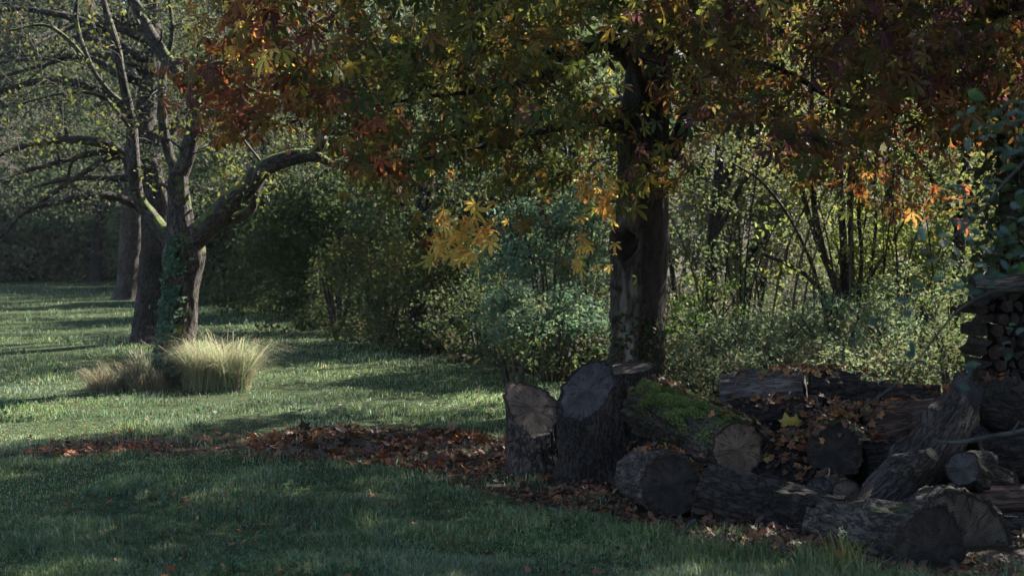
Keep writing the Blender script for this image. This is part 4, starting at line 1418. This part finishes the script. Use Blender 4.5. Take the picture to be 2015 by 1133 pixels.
def undergrowth():
    g = np.random.default_rng(44)
    m = M()
    c, pal = [], []
    n = 0
    while n < 900:
        px, d = g.uniform(900, 2400), g.uniform(13.0, 24)
        x = (px - CX) / F * d
        if wood_zone(x, d) < .6:
            continue
        c.append((x, d, float(gz(x, d)) + g.uniform(.05, .55) * (1 + (d - 13) * .05)))
        n += 1
    c = np.array(c)
    clump_leaves(m, c, .24, 26, .055, GREYG + [(1.5, .08, .11, .03), (1, .1, .07, .04)], tpl=OVAL, r=g, shell=.1)
    # dense low brambles right behind the pile
    c = []
    while len(c) < 420:
        px, d = g.uniform(1290, 2100), g.uniform(13.0, 15.6)
        x = (px - CX) / F * d
        z0 = float(gz(x, d))
        if abs(px - 1255) > 60 and d > 13.2 - (px - 1290) / 2400:
            c.append((x, d, z0 + g.uniform(.05, .62)))
    clump_leaves(m, np.array(c), .17, 34, .045, GREYG + [(1.2, .10, .075, .05)], tpl=OVAL, r=g, shell=.1)
    # low growth in front of the hedge to the left
    c = []
    while len(c) < 420:
        x = g.uniform(-12, 1.5)
        y = np.interp(x, *zip(*EDGE)) + g.uniform(-.3, 1.6)
        c.append((x, y, float(gz(x, y)) + g.uniform(.03, .4)))
    clump_leaves(m, np.array(c), .26, 26, .08, MIDG + [(1.5, .05, .035, .02)], tpl=OVAL, r=g, shell=.1)
    # thin saplings and tangled shoots along the edge of the wood
    tips = []
    for k in range(130):
        px = g.uniform(430, 2150)
        d = None
        for dd in np.linspace(12, 60, 200):
            if wood_zone((px - CX) / F * dd, dd) >= 1:
                d = dd + g.uniform(.3, 4) * (1 if px > 900 else 1.6)
                break
        if d is None:
            continue
        x = (px - CX) / F * d
        z0 = float(gz(x, d))
        h = g.uniform(1.2, 3.6) * (1 + max(0, d - 20) * .03)
        r = g.uniform(.006, .018) * (1 + max(0, d - 18) * .04)
        bx, by = g.normal() * .35 * h * .4, g.normal() * .2
        p = [np.r_[x, d, z0 - .05, r], np.r_[x + bx * .3, d + by * .3, z0 + h * .45, r * .8], np.r_[x + bx, d + by, z0 + h * .8, r * .5], np.r_[x + bx * 1.7, d + by * 1.5, z0 + h, r * .25]]
        tube(m, p, n=10, seg=5, cap=False, col=(.03, .026, .02) if g.uniform() < .7 else (.09, .085, .06))
        tips += [q[:3] + g.normal(size=3) * .15 for q in (p[2], p[3], p[3])]
    clump_leaves(m, np.array(tips), .24, 20, .06, MIDG + [(1.5, .10, .12, .05), (1, .12, .13, .08)], tpl=OVAL, r=g, shell=.1)
    # stalks
    n = 450
    px, d = g.uniform(1300, 2200, n), g.uniform(13.2, 19, n)
    x = (px - CX) / F * d
    P = np.c_[x, d, gz(x, d)]
    h = g.uniform(.3, 1.1, n)
    lean = g.normal(size=(n, 2)) * .15
    w = .003
    top = P + np.c_[lean * h[:, None], h]
    v = np.stack([P + [w, 0, 0], P - [w, 0, 0], top], 1).reshape(-1, 3)
    m.add(v, np.arange(n * 3).reshape(-1, 3), None, np.repeat(pick([(1, .09, .08, .04), (1, .05, .07, .03)], n, g), 3, axis=0))
    m.build("undergrowth", MAT_BUSH, kind="stuff", smooth=False, label="nettles, brambles and seedlings covering the floor of the wood", category="undergrowth")


undergrowth()


# ------------------------------------------------------------------ grass
def near_log(x, y):
    k = np.zeros(len(x))
    for p0, p1, r in LOGS:
        a, b = p0[:2], p1[:2]
        ab = b - a
        t = np.clip(((x - a[0]) * ab[0] + (y - a[1]) * ab[1]) / max(ab @ ab, 1e-6), 0, 1)
        dd = np.hypot(x - a[0] - t * ab[0], y - a[1] - t * ab[1])
        k = np.maximum(k, np.clip(1 - (dd - r * .9) / .12, 0, 1))
    return k


def blades(m, x, y, h, w, col, g, lean=.45, segs=2, z=None):
    n = len(x)
    z = gz(x, y) if z is None else z
    a = g.uniform(0, 2 * np.pi, n)
    ln = np.abs(g.normal(0, lean, n)) * h
    dx, dy = np.cos(a) * ln, np.sin(a) * ln
    b = g.uniform(0, 2 * np.pi, n)
    wx, wy = np.cos(b) * w, np.sin(b) * w
    P = np.c_[x, y, z - .01]
    Wv = np.c_[wx, wy, 0 * wx]
    mid = P + np.c_[dx * .35, dy * .35, h * .6]
    tip = P + np.c_[dx, dy, h * (1 - .25 * np.clip(ln / h, 0, 1))]
    v = np.stack([P - Wv, P + Wv, mid + Wv * .75, mid - Wv * .75, tip], 1).reshape(-1, 3)
    i = (np.arange(n) * 5)[:, None]
    m.add(v, [i + np.array([[0, 1, 2, 3]]), i + np.array([[3, 2, 4]])], None, np.repeat(col, 5, axis=0))


GR = [(4, .055, .096, .042), (3, .084, .128, .056), (2, .12, .145, .052), (1.2, .18, .17, .09), (.6, .20, .17, .12), (2, .026, .048, .026), (1.0, .18, .25, .18)]


def grass():
    g = np.random.default_rng(12)
    m = M()
    n = 620000
    px = g.uniform(-450, 2450, n)
    py = HY + 72 + (g.uniform(0, 1, n) ** .72) * (1260 - HY - 72)
    y = EYE * F / (py - HY)
    x = (px - CX) / F * y
    infr = (px > -60) & (px < 2080)
    q = fbm(np.c_[x * 2.4, y * 2.4, 0 * x], 21, 4)
    keep = (g.uniform(0, 1, n) < np.where(infr, 1, .45)) & (g.uniform(0, 1, n) > litter_zone(x, y) * .72) & (wood_zone(x, y) < g.uniform(0, .9, n)) & (near_log(x, y) < g.uniform(0, 1, n))
    x, y, q = x[keep], y[keep], q[keep]
    n = len(x)
    big = fbm(np.c_[x * .45, y * .45, 0 * x], 61, 3)
    h = (.018 + .055 * np.clip((q - .35) * 2.6, 0, 1)) * g.uniform(.5, 1.6, n) * (1 + np.clip((y - 16) / 30, 0, .8))
    w = .0020 * np.clip(y / 8, 1, 3.0) * g.uniform(.7, 1.4, n)
    col = pick(GR, n, g) * g.uniform(.55, 1.4, n)[:, None]
    straw = pick([(1, .19, .20, .14), (1, .15, .20, .13)], n, g)
    s = (g.uniform(0, 1, n) < np.clip((big - .5) * 2.0, .04, .5))
    col = np.where(s[:, None], straw, col)
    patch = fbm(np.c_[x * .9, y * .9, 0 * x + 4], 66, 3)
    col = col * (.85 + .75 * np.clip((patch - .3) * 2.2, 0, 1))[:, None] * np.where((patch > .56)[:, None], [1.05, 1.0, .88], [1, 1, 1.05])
    blades(m, x, y, h, w, col, g, lean=.8)
    print("grass blades", n)
    # longer tufts along the front of the pile and at the bottom right
    n = 9000
    px = g.uniform(1150, 2050, n)
    edge = np.interp(px, *zip(*LIT_LO))
    py = np.minimum(edge + g.uniform(-12, 75, n), 1200)
    y = EYE * F / (py - HY)
    x = (px - CX) / F * y
    q = fbm(np.c_[x * 4, y * 4, 0 * x], 25, 2)
    k = (q > .47) & (near_log(x, y) < .4)
    x, y = x[k], y[k]
    n = len(x)
    blades(m, x, y, g.uniform(.04, .10, n) * (1 + 1.0 * (x / y > .2)), .0026 * g.uniform(.7, 1.3, n), pick(GR + [(2, .17, .16, .07)], n, g), g, lean=.5)
    # clover and plantain between the blades
    n = 26000
    py = HY + 110 + g.uniform(0, 1, n) ** .8 * (1240 - HY - 110)
    y = EYE * F / (py - HY)
    x = (g.uniform(-300, 2200, n) - CX) / F * y
    q = fbm(np.c_[x * 1.7, y * 1.7, 0 * x], 91, 3)
    k = (q > .53) & (litter_zone(x, y) < .4) & (near_log(x, y) < .2) & (wood_zone(x, y) < .3)
    x, y = x[k], y[k]
    n = len(x)
    scatter(m, OVAL, np.c_[x, y, gz(x, y) + g.uniform(.012, .045, n)], g.normal(size=(n, 3)) * .45 + [0, 0, 1], g.uniform(.018, .045, n) * np.clip(y / 10, 1, 2),
            pick([(3, .035, .075, .035), (2, .05, .10, .045), (.5, .10, .11, .05)], n, g), r=g)
    m.build("grass", MAT_GRASS, kind="stuff", smooth=False, label="short meadow grass with straw coloured patches", category="grass")


grass()


def clump(label, px, py, d, w, h, n, pal, seed, lean=.5):
    g = np.random.default_rng(seed)
    x0 = (px - CX) / F * d
    base = np.array([x0, d, float(gz(x0, d))])
    m = M()
    nt_ = max(5, n // 110)                      # tufts, each with a lean and a height of its own
    ta, tr_ = g.uniform(0, 2 * np.pi, nt_), np.sqrt(g.uniform(0, 1, nt_)) * w / 2
    tl, th_ = g.normal(0, .42, (nt_, 2)), g.uniform(.35, 1.25, nt_)
    k = g.integers(0, nt_, n)
    a = g.uniform(0, 2 * np.pi, n)
    x = x0 + np.cos(ta[k]) * tr_[k] + g.normal(0, .045, n)
    y = d + np.sin(ta[k]) * tr_[k] * .6 + g.normal(0, .045, n)
    hh = h * g.uniform(.3, 1.1, n) * th_[k] * (1 - .25 * (tr_[k] / (w / 2)) ** 2)
    z = gz(x, y)
    ln = np.abs(g.normal(0, .42, n)) * hh
    dx = np.cos(a) * ln + tl[k, 0] * hh
    dy = np.sin(a) * ln + tl[k, 1] * hh
    wv = np.c_[np.cos(a + 1.3), np.sin(a + 1.3), 0 * a] * (.0024 * g.uniform(.6, 1.3, n))[:, None]
    P = np.c_[x, y, z - .02]
    p1 = P + np.c_[dx * .2, dy * .2, hh * .5]
    p2 = P + np.c_[dx * .6, dy * .6, hh * .9]
    p3 = P + np.c_[dx * 1.25, dy * 1.25, hh * (.88 + .22 * g.uniform(-1, 1, n))]
    v = np.stack([P - wv, P + wv, p1 + wv, p1 - wv, p2 + wv * .7, p2 - wv * .7, p3], 1).reshape(-1, 3)
    i = (np.arange(n) * 7)[:, None]
    m.add(v, [i + np.array([[0, 1, 2, 3]]), i + np.array([[3, 2, 4, 5]]), i + np.array([[5, 4, 6]])], None, np.repeat(pick(pal, n, g), 7, axis=0))
    m.build("grass_clump", MAT_GRASS, base, smooth=False, label=label, category="grass clump")


DRY = [(3, .32, .31, .20), (2, .22, .26, .14), (2.5, .34, .26, .19), (1, .14, .18, .09)]
BRN = [(3, .19, .15, .11), (2, .20, .16, .10), (1, .10, .12, .05), (1, .14, .07, .04)]
clump("thick sunlit clump of dry yellow grass at the right foot of the ivy clad tree", 428, 765, 15.55, .62, .60, 7000, DRY, 301)
clump("brownish dry grass between the ivy clad trunk and its yellow clump", 392, 745, 15.75, .34, .52, 1800, DRY, 302)
clump("brownish withered grass left of the ivy clad trunk", 262, 762, 15.45, .75, .36, 2600, BRN, 303)
clump("thin pale grass tuft at the far left of the withered growth", 205, 758, 15.6, .5, .30, 1100, BRN, 304)
clump("pale upright grass tuft behind the left side of the ivy clad trunk", 292, 710, 17.4, .35, .40, 500, DRY, 305)
clump("green yellow tuft with dried blades before the front log at the bottom edge", 1655, 1133, 6.75, .34, .22, 260, [(2, .13, .14, .04), (2, .06, .10, .03), (1, .22, .15, .06)], 306)
clump("green blades curling up in front of the gap between the two front logs", 1455, 1095, 7.3, .4, .15, 240, [(2, .05, .09, .03), (1, .09, .12, .04)], 307)


# ------------------------------------------------------------------ fallen leaves, scraps of bark
def litter():
    g = np.random.default_rng(77)
    m = M()
    n = 110000
    px = g.uniform(-100, 2300, n)
    py = g.uniform(790, 1180, n)
    y = EYE * F / (py - HY)
    x = (px - CX) / F * y
    lz = litter_zone(x, y)
    q = fbm(np.c_[x * 1.6, y * 1.6, 0 * x], 33, 3)
    dens = lz * np.clip((q - .30) * 4.0, .10, 1) * .75 * np.clip(1.3 - np.abs(px - 700) / 1500, .35, 1) * .9 + .006
    keep = (g.uniform(0, 1, n) < dens) & (near_log(x, y) < .9)
    x, y = x[keep], y[keep]
    px = px[keep]
    n = len(x)
    print("litter", n)
    z = gz(x, y) + g.uniform(.004, .035, n)
    red = [(3, .20, .055, .022), (2, .27, .080, .025), (2, .12, .038, .022), (.7, .26, .13, .05), (1, .06, .03, .02)]
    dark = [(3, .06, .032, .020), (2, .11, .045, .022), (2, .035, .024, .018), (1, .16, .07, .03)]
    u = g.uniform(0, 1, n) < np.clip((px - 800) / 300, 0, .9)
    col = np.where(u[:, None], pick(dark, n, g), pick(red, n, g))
    nrm = g.normal(size=(n, 3)) * .42 + [0, -.05, 1]
    h_ = g.uniform(0, 1, n) < .3
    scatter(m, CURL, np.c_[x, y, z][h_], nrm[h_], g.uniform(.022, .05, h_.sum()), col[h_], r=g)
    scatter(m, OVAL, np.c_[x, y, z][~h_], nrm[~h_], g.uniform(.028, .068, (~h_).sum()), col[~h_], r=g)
    # wood floor and around the maple
    n = 9000
    x = g.uniform(-2, 6, n)
    y = g.uniform(10.5, 20, n)
    k = (wood_zone(x, y) > .2) | (litter_zone(x, y) > .5)
    x, y = x[k], y[k]
    n = len(x)
    scatter(m, CURL, np.c_[x, y, gz(x, y) + g.uniform(.01, .04, n)], g.normal(size=(n, 3)) * .4 + [0, 0, 1], g.uniform(.07, .13, n), pick(dark, n, g), r=g)
    m.build("fallen_leaves", MAT_LITTER, kind="stuff", smooth=False, label="band of fallen rust red leaves across the meadow to the log pile", category="fallen leaves")
    # on the logs
    m = M()
    for (a, b, d, w_, n) in ((1660, 838, 9.5, .55, 260), (1430, 800, 10.3, .9, 330), (1780, 770, 10.2, 1.2, 260), (1560, 918, 9.1, .55, 240), (1540, 800, 10.7, .6, 140), (1720, 812, 9.9, .5, 120),
                             (1960, 755, 10, .5, 80), (1310, 893, 8.8, .3, 50), (1240, 745, 10.8, .3, 40), (1440, 840, 9.6, .35, 60), (1620, 740, 11, .4, 60)):
        c = W(a, b, d)
        X = c[0] + g.normal(0, w_ * .35, n)
        Y = c[1] + g.normal(0, .2, n)
        # drop onto the highest log beneath
        Z = gz(X, Y) + .02
        nr = np.tile([0, 0, 1.0], (n, 1))
        for p0, p1, r in LOGS:
            ax = p1 - p0
            t = np.clip(((X - p0[0]) * ax[0] + (Y - p0[1]) * ax[1]) / max(ax[0] ** 2 + ax[1] ** 2, 1e-6), 0, 1)
            cx_, cy_, cz_ = p0[0] + t * ax[0], p0[1] + t * ax[1], p0[2] + t * ax[2]
            dd = np.hypot(X - cx_, Y - cy_)
            if ax[2] ** 2 > .6 * (ax @ ax):
                continue
            hit = dd < r * .95
            zz = cz_ + np.sqrt(np.clip(r * r - dd * dd, 0, None)) + .022
            up = hit & (zz > Z)
            Z = np.where(up, zz, Z)
            nn = np.stack([X - cx_, Y - cy_, np.sqrt(np.clip(r * r - dd * dd, 1e-4, None))], -1) / r
            nr = np.where(up[:, None], nn, nr)
        Z += g.uniform(0, .02, n)
        scatter(m, CURL, np.c_[X, Y, Z], nr + g.normal(size=(n, 3)) * .35, g.uniform(.028, .07, n),
                pick([(3, .15, .055, .022), (2, .08, .035, .022), (2, .05, .03, .02), (1, .24, .11, .04), (.5, .15, .13, .04)], n, g), r=g)
        # narrow scraps of bark
        k = n // 5
        s = g.choice(n, k)
        tpl = (np.array([(-.12, 0, 0), (.12, 0, 0), (.10, 1, .03), (-.08, 1, .03), (-.06, .5, .05), (.08, .5, .05)]), np.array([[0, 1, 5, 4], [4, 5, 2, 3]]))
        scatter(m, tpl, np.c_[X, Y, Z][s] + [0, 0, .01], nr[s] + g.normal(size=(k, 3)) * .15, g.uniform(.03, .10, k),
                pick([(2, .10, .065, .048), (2, .06, .04, .032), (.5, .20, .15, .11)], k, g), r=g)
    m.build("bark_scraps", MAT_LITTER, kind="stuff", smooth=False, label="dead leaves and torn bark scraps lying on top of the logs", category="debris")


litter()


def twig_thing(name, label, cat, paths, mat, base, group=None, seed=0):
    m = M()
    for i, p in enumerate(paths):
        tube(m, p, n=28, seg=8, lump=.15, seed=seed + i)
    return m.build(name, mat, base, label=label, category=cat)


def small_things():
    g = np.random.default_rng(15)
    P = lambda px, py, d, r: np.r_[W(px, py, d), r / F * d]
    # bare pale branch in front of the logs at the right
    twig_thing("bare_branch", "bare pale branch reaching in from the right edge over the logs", "branch",
               [[P(2140, 815, 6.6, 6), P(2010, 848, 6.6, 5.5), P(1950, 858, 6.6, 5), P(1900, 868, 6.6, 4.5), P(1860, 870, 6.7, 3.5), P(1836, 864, 6.8, 2)],
                [P(1990, 851, 6.6, 3), P(2000, 838, 6.6, 2.5), P(2005, 828, 6.6, 1.5)],
                [P(1925, 862, 6.6, 4), P(1930, 880, 6.6, 3), P(1938, 894, 6.5, 2)]], MAT_TWIG_PALE, W(2140, 815, 6.6))
    # sticks on the ground before the pile
    for lab, a, b in (("broken stick leaning against the dark crosswise log near the grass", (1368, 1022, 7.9), (1340, 1052, 7.75)),
                      ("bent stick lying on the ground under the crosswise log", (1370, 1045, 7.8), (1405, 1078, 7.6))):
        twig_thing("stick", lab, "stick", [[P(*a, 3), P((a[0] + b[0]) / 2, (a[1] + b[1]) / 2 - 3, a[2], 3), P(*b, 2.5)]], MAT_TWIG_PALE, W(*a))
    # yellow leaf standing on the pile
    for lab, (px, py, d), s, col, cat in (("large bright yellow leaf standing upright among the logs", (1556, 836, 9.7), .095, (.30, .22, .04), "leaf"),):
        m = M()
        scatter(m, MAPLE, [W(px - 6, py, d), W(px + 8, py, d)], np.array([[-.25, -1, .25], [.4, -1, .2]]), np.array([s, s * .9]), np.array([col, col]), spin=np.array([.25, -.3]), r=g)
        m.build("maple_leaf", MAT_LITTER, W(px, py, d), smooth=False, label=lab, category=cat)
    # pale fungus knob on the log end
    m = M()
    tube(m, [P(1597, 1050, 8.02, 3), P(1597, 1046, 7.99, 6.5), P(1598, 1041, 7.98, 6), P(1598, 1036, 8.0, 2)], n=12, seg=12, lump=.1)
    fm, nt_, N, L = new_mat("pale_fungus")
    pb = N.new("ShaderNodeBsdfPrincipled")
    nz = N.new("ShaderNodeTexNoise")
    nz.inputs["Scale"].default_value = 60
    rr = ramp(N, [(.3, (.35, .33, .26)), (.7, (.55, .52, .44))])
    L.new(nz.outputs["Fac"], rr.inputs[0])
    L.new(rr.outputs[0], pb.inputs["Base Color"])
    o = N.new("ShaderNodeOutputMaterial")
    L.new(pb.outputs[0], o.inputs[0])
    m.build("fungus", fm, W(1597, 1050, 8.0), label="small pale fungus knob where the two front logs meet", category="fungus")
    # withered herb with pale seed head
    x, d = (1656 - CX) / F * 6.85, 6.85
    base = np.array([x, d, float(gz(x, d))])
    t = thing("dry_herb", "withered yellow brown herb with pale seed head in front of the thick front log", "plant", base)
    m = M()
    tube(m, [P(1650, 1140, d, 2.5), P(1652, 1095, d, 2.2), P(1656, 1050, d, 1.8)], n=16, seg=6)
    m.build("stalk", MAT_TWIG_PALE, base, t)
    m = M()
    n = 60
    c = np.array([W(1654, py, d) for py in g.uniform(1085, 1135, n)]) + g.normal(size=(n, 3)) * .010
    scatter(m, OVAL, c, g.normal(size=(n, 3)) + [0, -1, .3], g.uniform(.02, .045, n), pick([(2, .30, .17, .06), (1, .18, .16, .05)], n, g), r=g)
    m.build("leaves", MAT_GRASS, base, t, smooth=False)
    m = M()
    n = 50
    c = W(1657, 1048, d) + g.normal(size=(n, 3)) * [.009, .009, .012]
    scatter(m, OVAL, c, g.normal(size=(n, 3)), g.uniform(.008, .016, n), pick([(1, .5, .47, .36)], n, g), r=g)
    m.build("seed_head", MAT_GRASS, base, t, smooth=False)
    # small dead herb far out on the meadow
    n = 0


small_things()


# ------------------------------------------------------------------ firewood stack
def firewood():
    g = np.random.default_rng(30)
    D = 10.9
    protos = []
    kinds = []
    for k in range(5):
        # split billet: wedge shaped or round section, ragged
        base = np.zeros(3)
        t = thing("firewood_billet", "split firewood billet in the dark stack at the right edge, its end towards us", "firewood", (0, 0, 0), "firewood billets in the stack")
        ang = {0: [0, 1.0, 2.2, 3.6, 5.0], 1: [0.3, 2.4, 4.4], 2: np.linspace(0, 6.28, 14)[:-1], 3: [0, .5, 1, 1.5, 3.9], 4: [.2, 1.4, 2.9, 4.4]}[k]
        ang = np.array(ang)
        R = .050 * (1 + .18 * g.uniform(-1, 1, len(ang)))
        # subdivide outline
        P0 = np.c_[np.cos(ang) * R, np.sin(ang) * R]
        out = []
        for i in range(len(P0)):
            a, b = P0[i], P0[(i + 1) % len(P0)]
            for u in np.linspace(0, 1, 6)[:-1]:
                out.append(a * (1 - u) + b * u + g.normal(size=2) * .0022)
        out = np.array(out)
        s, nL = len(out), 14
        ys = np.linspace(0, .36, nL)
        V = np.stack([np.c_[out[:, 0] + (fbm(np.c_[out * 60, 0 * out[:, 0] + y_ * 6], k, 2) - .5) * .008, np.full(s, y_), out[:, 1]] for y_ in ys])
        ii = np.arange(nL - 1)[:, None] * s
        jj = np.arange(s)[None]
        j2 = (jj + 1) % s
        f = np.stack([ii + jj, ii + j2, ii + s + j2, ii + s + jj], -1).reshape(-1, 4)
        m = M()
        bc = np.stack([V[..., 0], V[..., 2], V[..., 1]], -1) + k
        m.add(V, f, bc)
        m.build("bark", MAT_BARK if k % 2 else MAT_BARK_DARK, (0, 0, 0), t)
        m = M()
        c = np.array([[0, .002, 0]])
        fr = V[0] + [0, 0.0, 0]
        m.add(np.vstack([fr, c]), np.stack([(np.arange(s) + 1) % s, np.arange(s), np.full(s, s)], 1), np.vstack([fr[:, [0, 2, 1]], [[0, 0, 0]]]))
        bk = V[-1]
        m.add(np.vstack([bk, [[0, .362, 0]]]), np.stack([np.arange(s), (np.arange(s) + 1) % s, np.full(s, s)], 1), np.vstack([bk[:, [0, 2, 1]], [[0, 0, 0]]]))
        m.build("cut_face", (MAT_CUT_FW, MAT_CUT_DARK)[k % 2], (0, 0, 0), t)
        protos.append(t)
    used = set()
    x_left = (1915 - CX) / F * D
    z0 = float(gz(x_left, D))
    row = 0
    z = z0 + .06
    cnt = 0
    while z < 1.28:
        x = x_left + .03 + (.055 if row % 2 else 0) + g.uniform(-.01, .02) + .05 * (z / 1.3)
        while x < x_left + 1.15:
            k = int(g.integers(5))
            if k in used:
                src = protos[k]
                o = src.copy()
                C.objects.link(o)
                for ch in src.children:
                    c_ = ch.copy()
                    C.objects.link(c_)
                    c_.parent = o
            else:
                o = protos[k]
                used.add(k)
            o.location = (x, D + g.uniform(-.05, .05), z + g.uniform(-.012, .012))
            o.rotation_euler = (g.normal() * .03, g.uniform(0, 6.28), g.normal() * .05)
            s_ = g.uniform(.85, 1.12)
            o.scale = (s_, 1, s_)
            cnt += 1
            x += .095
        z += .086
        row += 1
    print("billets", cnt)
    log("pale log lying lengthwise on top of the firewood stack", W(1912, 560, D - .02), W(2190, 556, D + .12), .075, .07, MAT_BARK_PALE, MAT_CUT_DARK, seed=51, rough=.008, group=None, name="top_log")
    log("dark round block at the left top corner of the firewood stack", W(1925, 585, D - .10), W(1935, 580, D + .28), .075, .07, MAT_BARK_DARK, MAT_CUT_DARK, seed=52, rough=.008, group=None, name="round_block")


firewood()


# ------------------------------------------------------------------ shrub close to the camera at the right edge
def near_shrub():
    g = np.random.default_rng(64)
    P = lambda px, py, d, r: np.r_[W(px, py, d), r / F * d]
    x0, d0 = 2.15, 4.6
    base = np.array([x0, d0, float(gz(x0, d0))])
    t = thing("elder_shrub", "shrub with large bluish leaves reaching in close to us at the right edge", "shrub", base)
    root = np.r_[base, .02]
    stems = [
        [root, P(2290, 700, 4.5, 9), P(2150, 420, 4.4, 8), P(2060, 300, 4.4, 6), P(1985, 350, 4.3, 5), P(1925, 420, 4.3, 4), P(1870, 470, 4.3, 3)],
        [root, P(2300, 800, 4.6, 8), P(2120, 560, 4.6, 7), P(1990, 565, 4.7, 5), P(1900, 600, 4.8, 4), P(1850, 650, 4.9, 4), P(1780, 740, 5.0, 3), P(1700, 800, 5.1, 2)],
        [root, P(2240, 600, 4.3, 7), P(2100, 250, 4.2, 6), P(2000, 240, 4.1, 4), P(1930, 250, 4.1, 3)],
    ]
    for i, s in enumerate(stems):
        s = [np.r_[q[:3], q[3] * (.55 if j_ else 1)] for j_, q in enumerate(s)]
        m = M()
        tube(m, s, n=50, seg=9, lump=.1, seed=i)
        m.build("stem", MAT_TWIG_PALE, base, t)
    spots = [(2010, 245, 4.1), (1980, 255, 4.1), (1945, 262, 4.1), (1915, 245, 4.1), (1965, 235, 4.1), (2030, 280, 4.2), (1935, 400, 4.3), (1900, 380, 4.3), (1875, 365, 4.3), (1960, 370, 4.3), (1880, 420, 4.3),
             (2000, 470, 4.4), (1975, 480, 4.4), (1900, 520, 4.6), (1940, 515, 4.6), (1870, 480, 4.4), (2005, 525, 4.6), (1985, 530, 4.6), (1810, 560, 4.8), (1850, 560, 4.8), (1780, 640, 4.9), (1830, 480, 4.4), (1850, 500, 4.4),
             (1750, 600, 4.9), (1730, 630, 5), (1800, 700, 5), (1870, 740, 5), (1990, 700, 4.8), (1905, 735, 4.9), (2005, 640, 4.8), (2010, 400, 4.3), (1990, 310, 4.2), (1700, 700, 5), (1680, 660, 5)]
    spots += [(g.uniform(1900, 2040), g.uniform(215, 330), 4.15) for _ in range(14)] + [(g.uniform(1850, 2040), g.uniform(380, 560), 4.4) for _ in range(16)]
    m = M()
    k = np.repeat(np.arange(len(spots)), 3)
    c = np.array([W(*s) for s in spots])[k] + g.normal(size=(len(k), 3)) * .022
    n = len(c)
    scatter(m, OVAL, c, g.normal(size=(n, 3)) * .5 + [0, -.35, .9], g.uniform(.03, .06, n), pick([(3, .035, .065, .055), (2, .06, .095, .085), (1, .03, .06, .025)], n, g), r=g)
    # thin stalks to the leaves
    nodes = np.vstack([spline(s, 30) for s in stems])
    tw = M()
    grow(tw, nodes, c[::2], r0=.004, r=g, step=.06, seg=4, tip=.0008)
    tw.build("twigs", MAT_TWIG_PALE, base, t)
    m.build("foliage", MAT_BUSH, base, t, smooth=False)


near_shrub()


# ------------------------------------------------------------------ thin autumn haze
def haze():
    m = M()
    x0, x1, y0, y1, z0, z1 = -95, 95, -6, 150, -12, 45
    v = [(x, y, z) for z in (z0, z1) for x, y in ((x0, y0), (x1, y0), (x1, y1), (x0, y1))]
    f = np.array([(0, 3, 2, 1), (4, 5, 6, 7), (0, 1, 5, 4), (1, 2, 6, 5), (2, 3, 7, 6), (3, 0, 4, 7)])
    m.add(v, f)
    mt, nt_, N, L = new_mat("haze_air")
    pv = N.new("ShaderNodeVolumePrincipled")
    pv.inputs["Color"].default_value = (.82, .9, 1, 1)
    pv.inputs["Density"].default_value = 0.00016
    pv.inputs["Anisotropy"].default_value = 0.2
    o = N.new("ShaderNodeOutputMaterial")
    L.new(pv.outputs[0], o.inputs["Volume"])
    m.build("haze", mt, smooth=False, kind="stuff", label="thin bluish haze in the air over the meadow and the wood", category="haze")


haze()
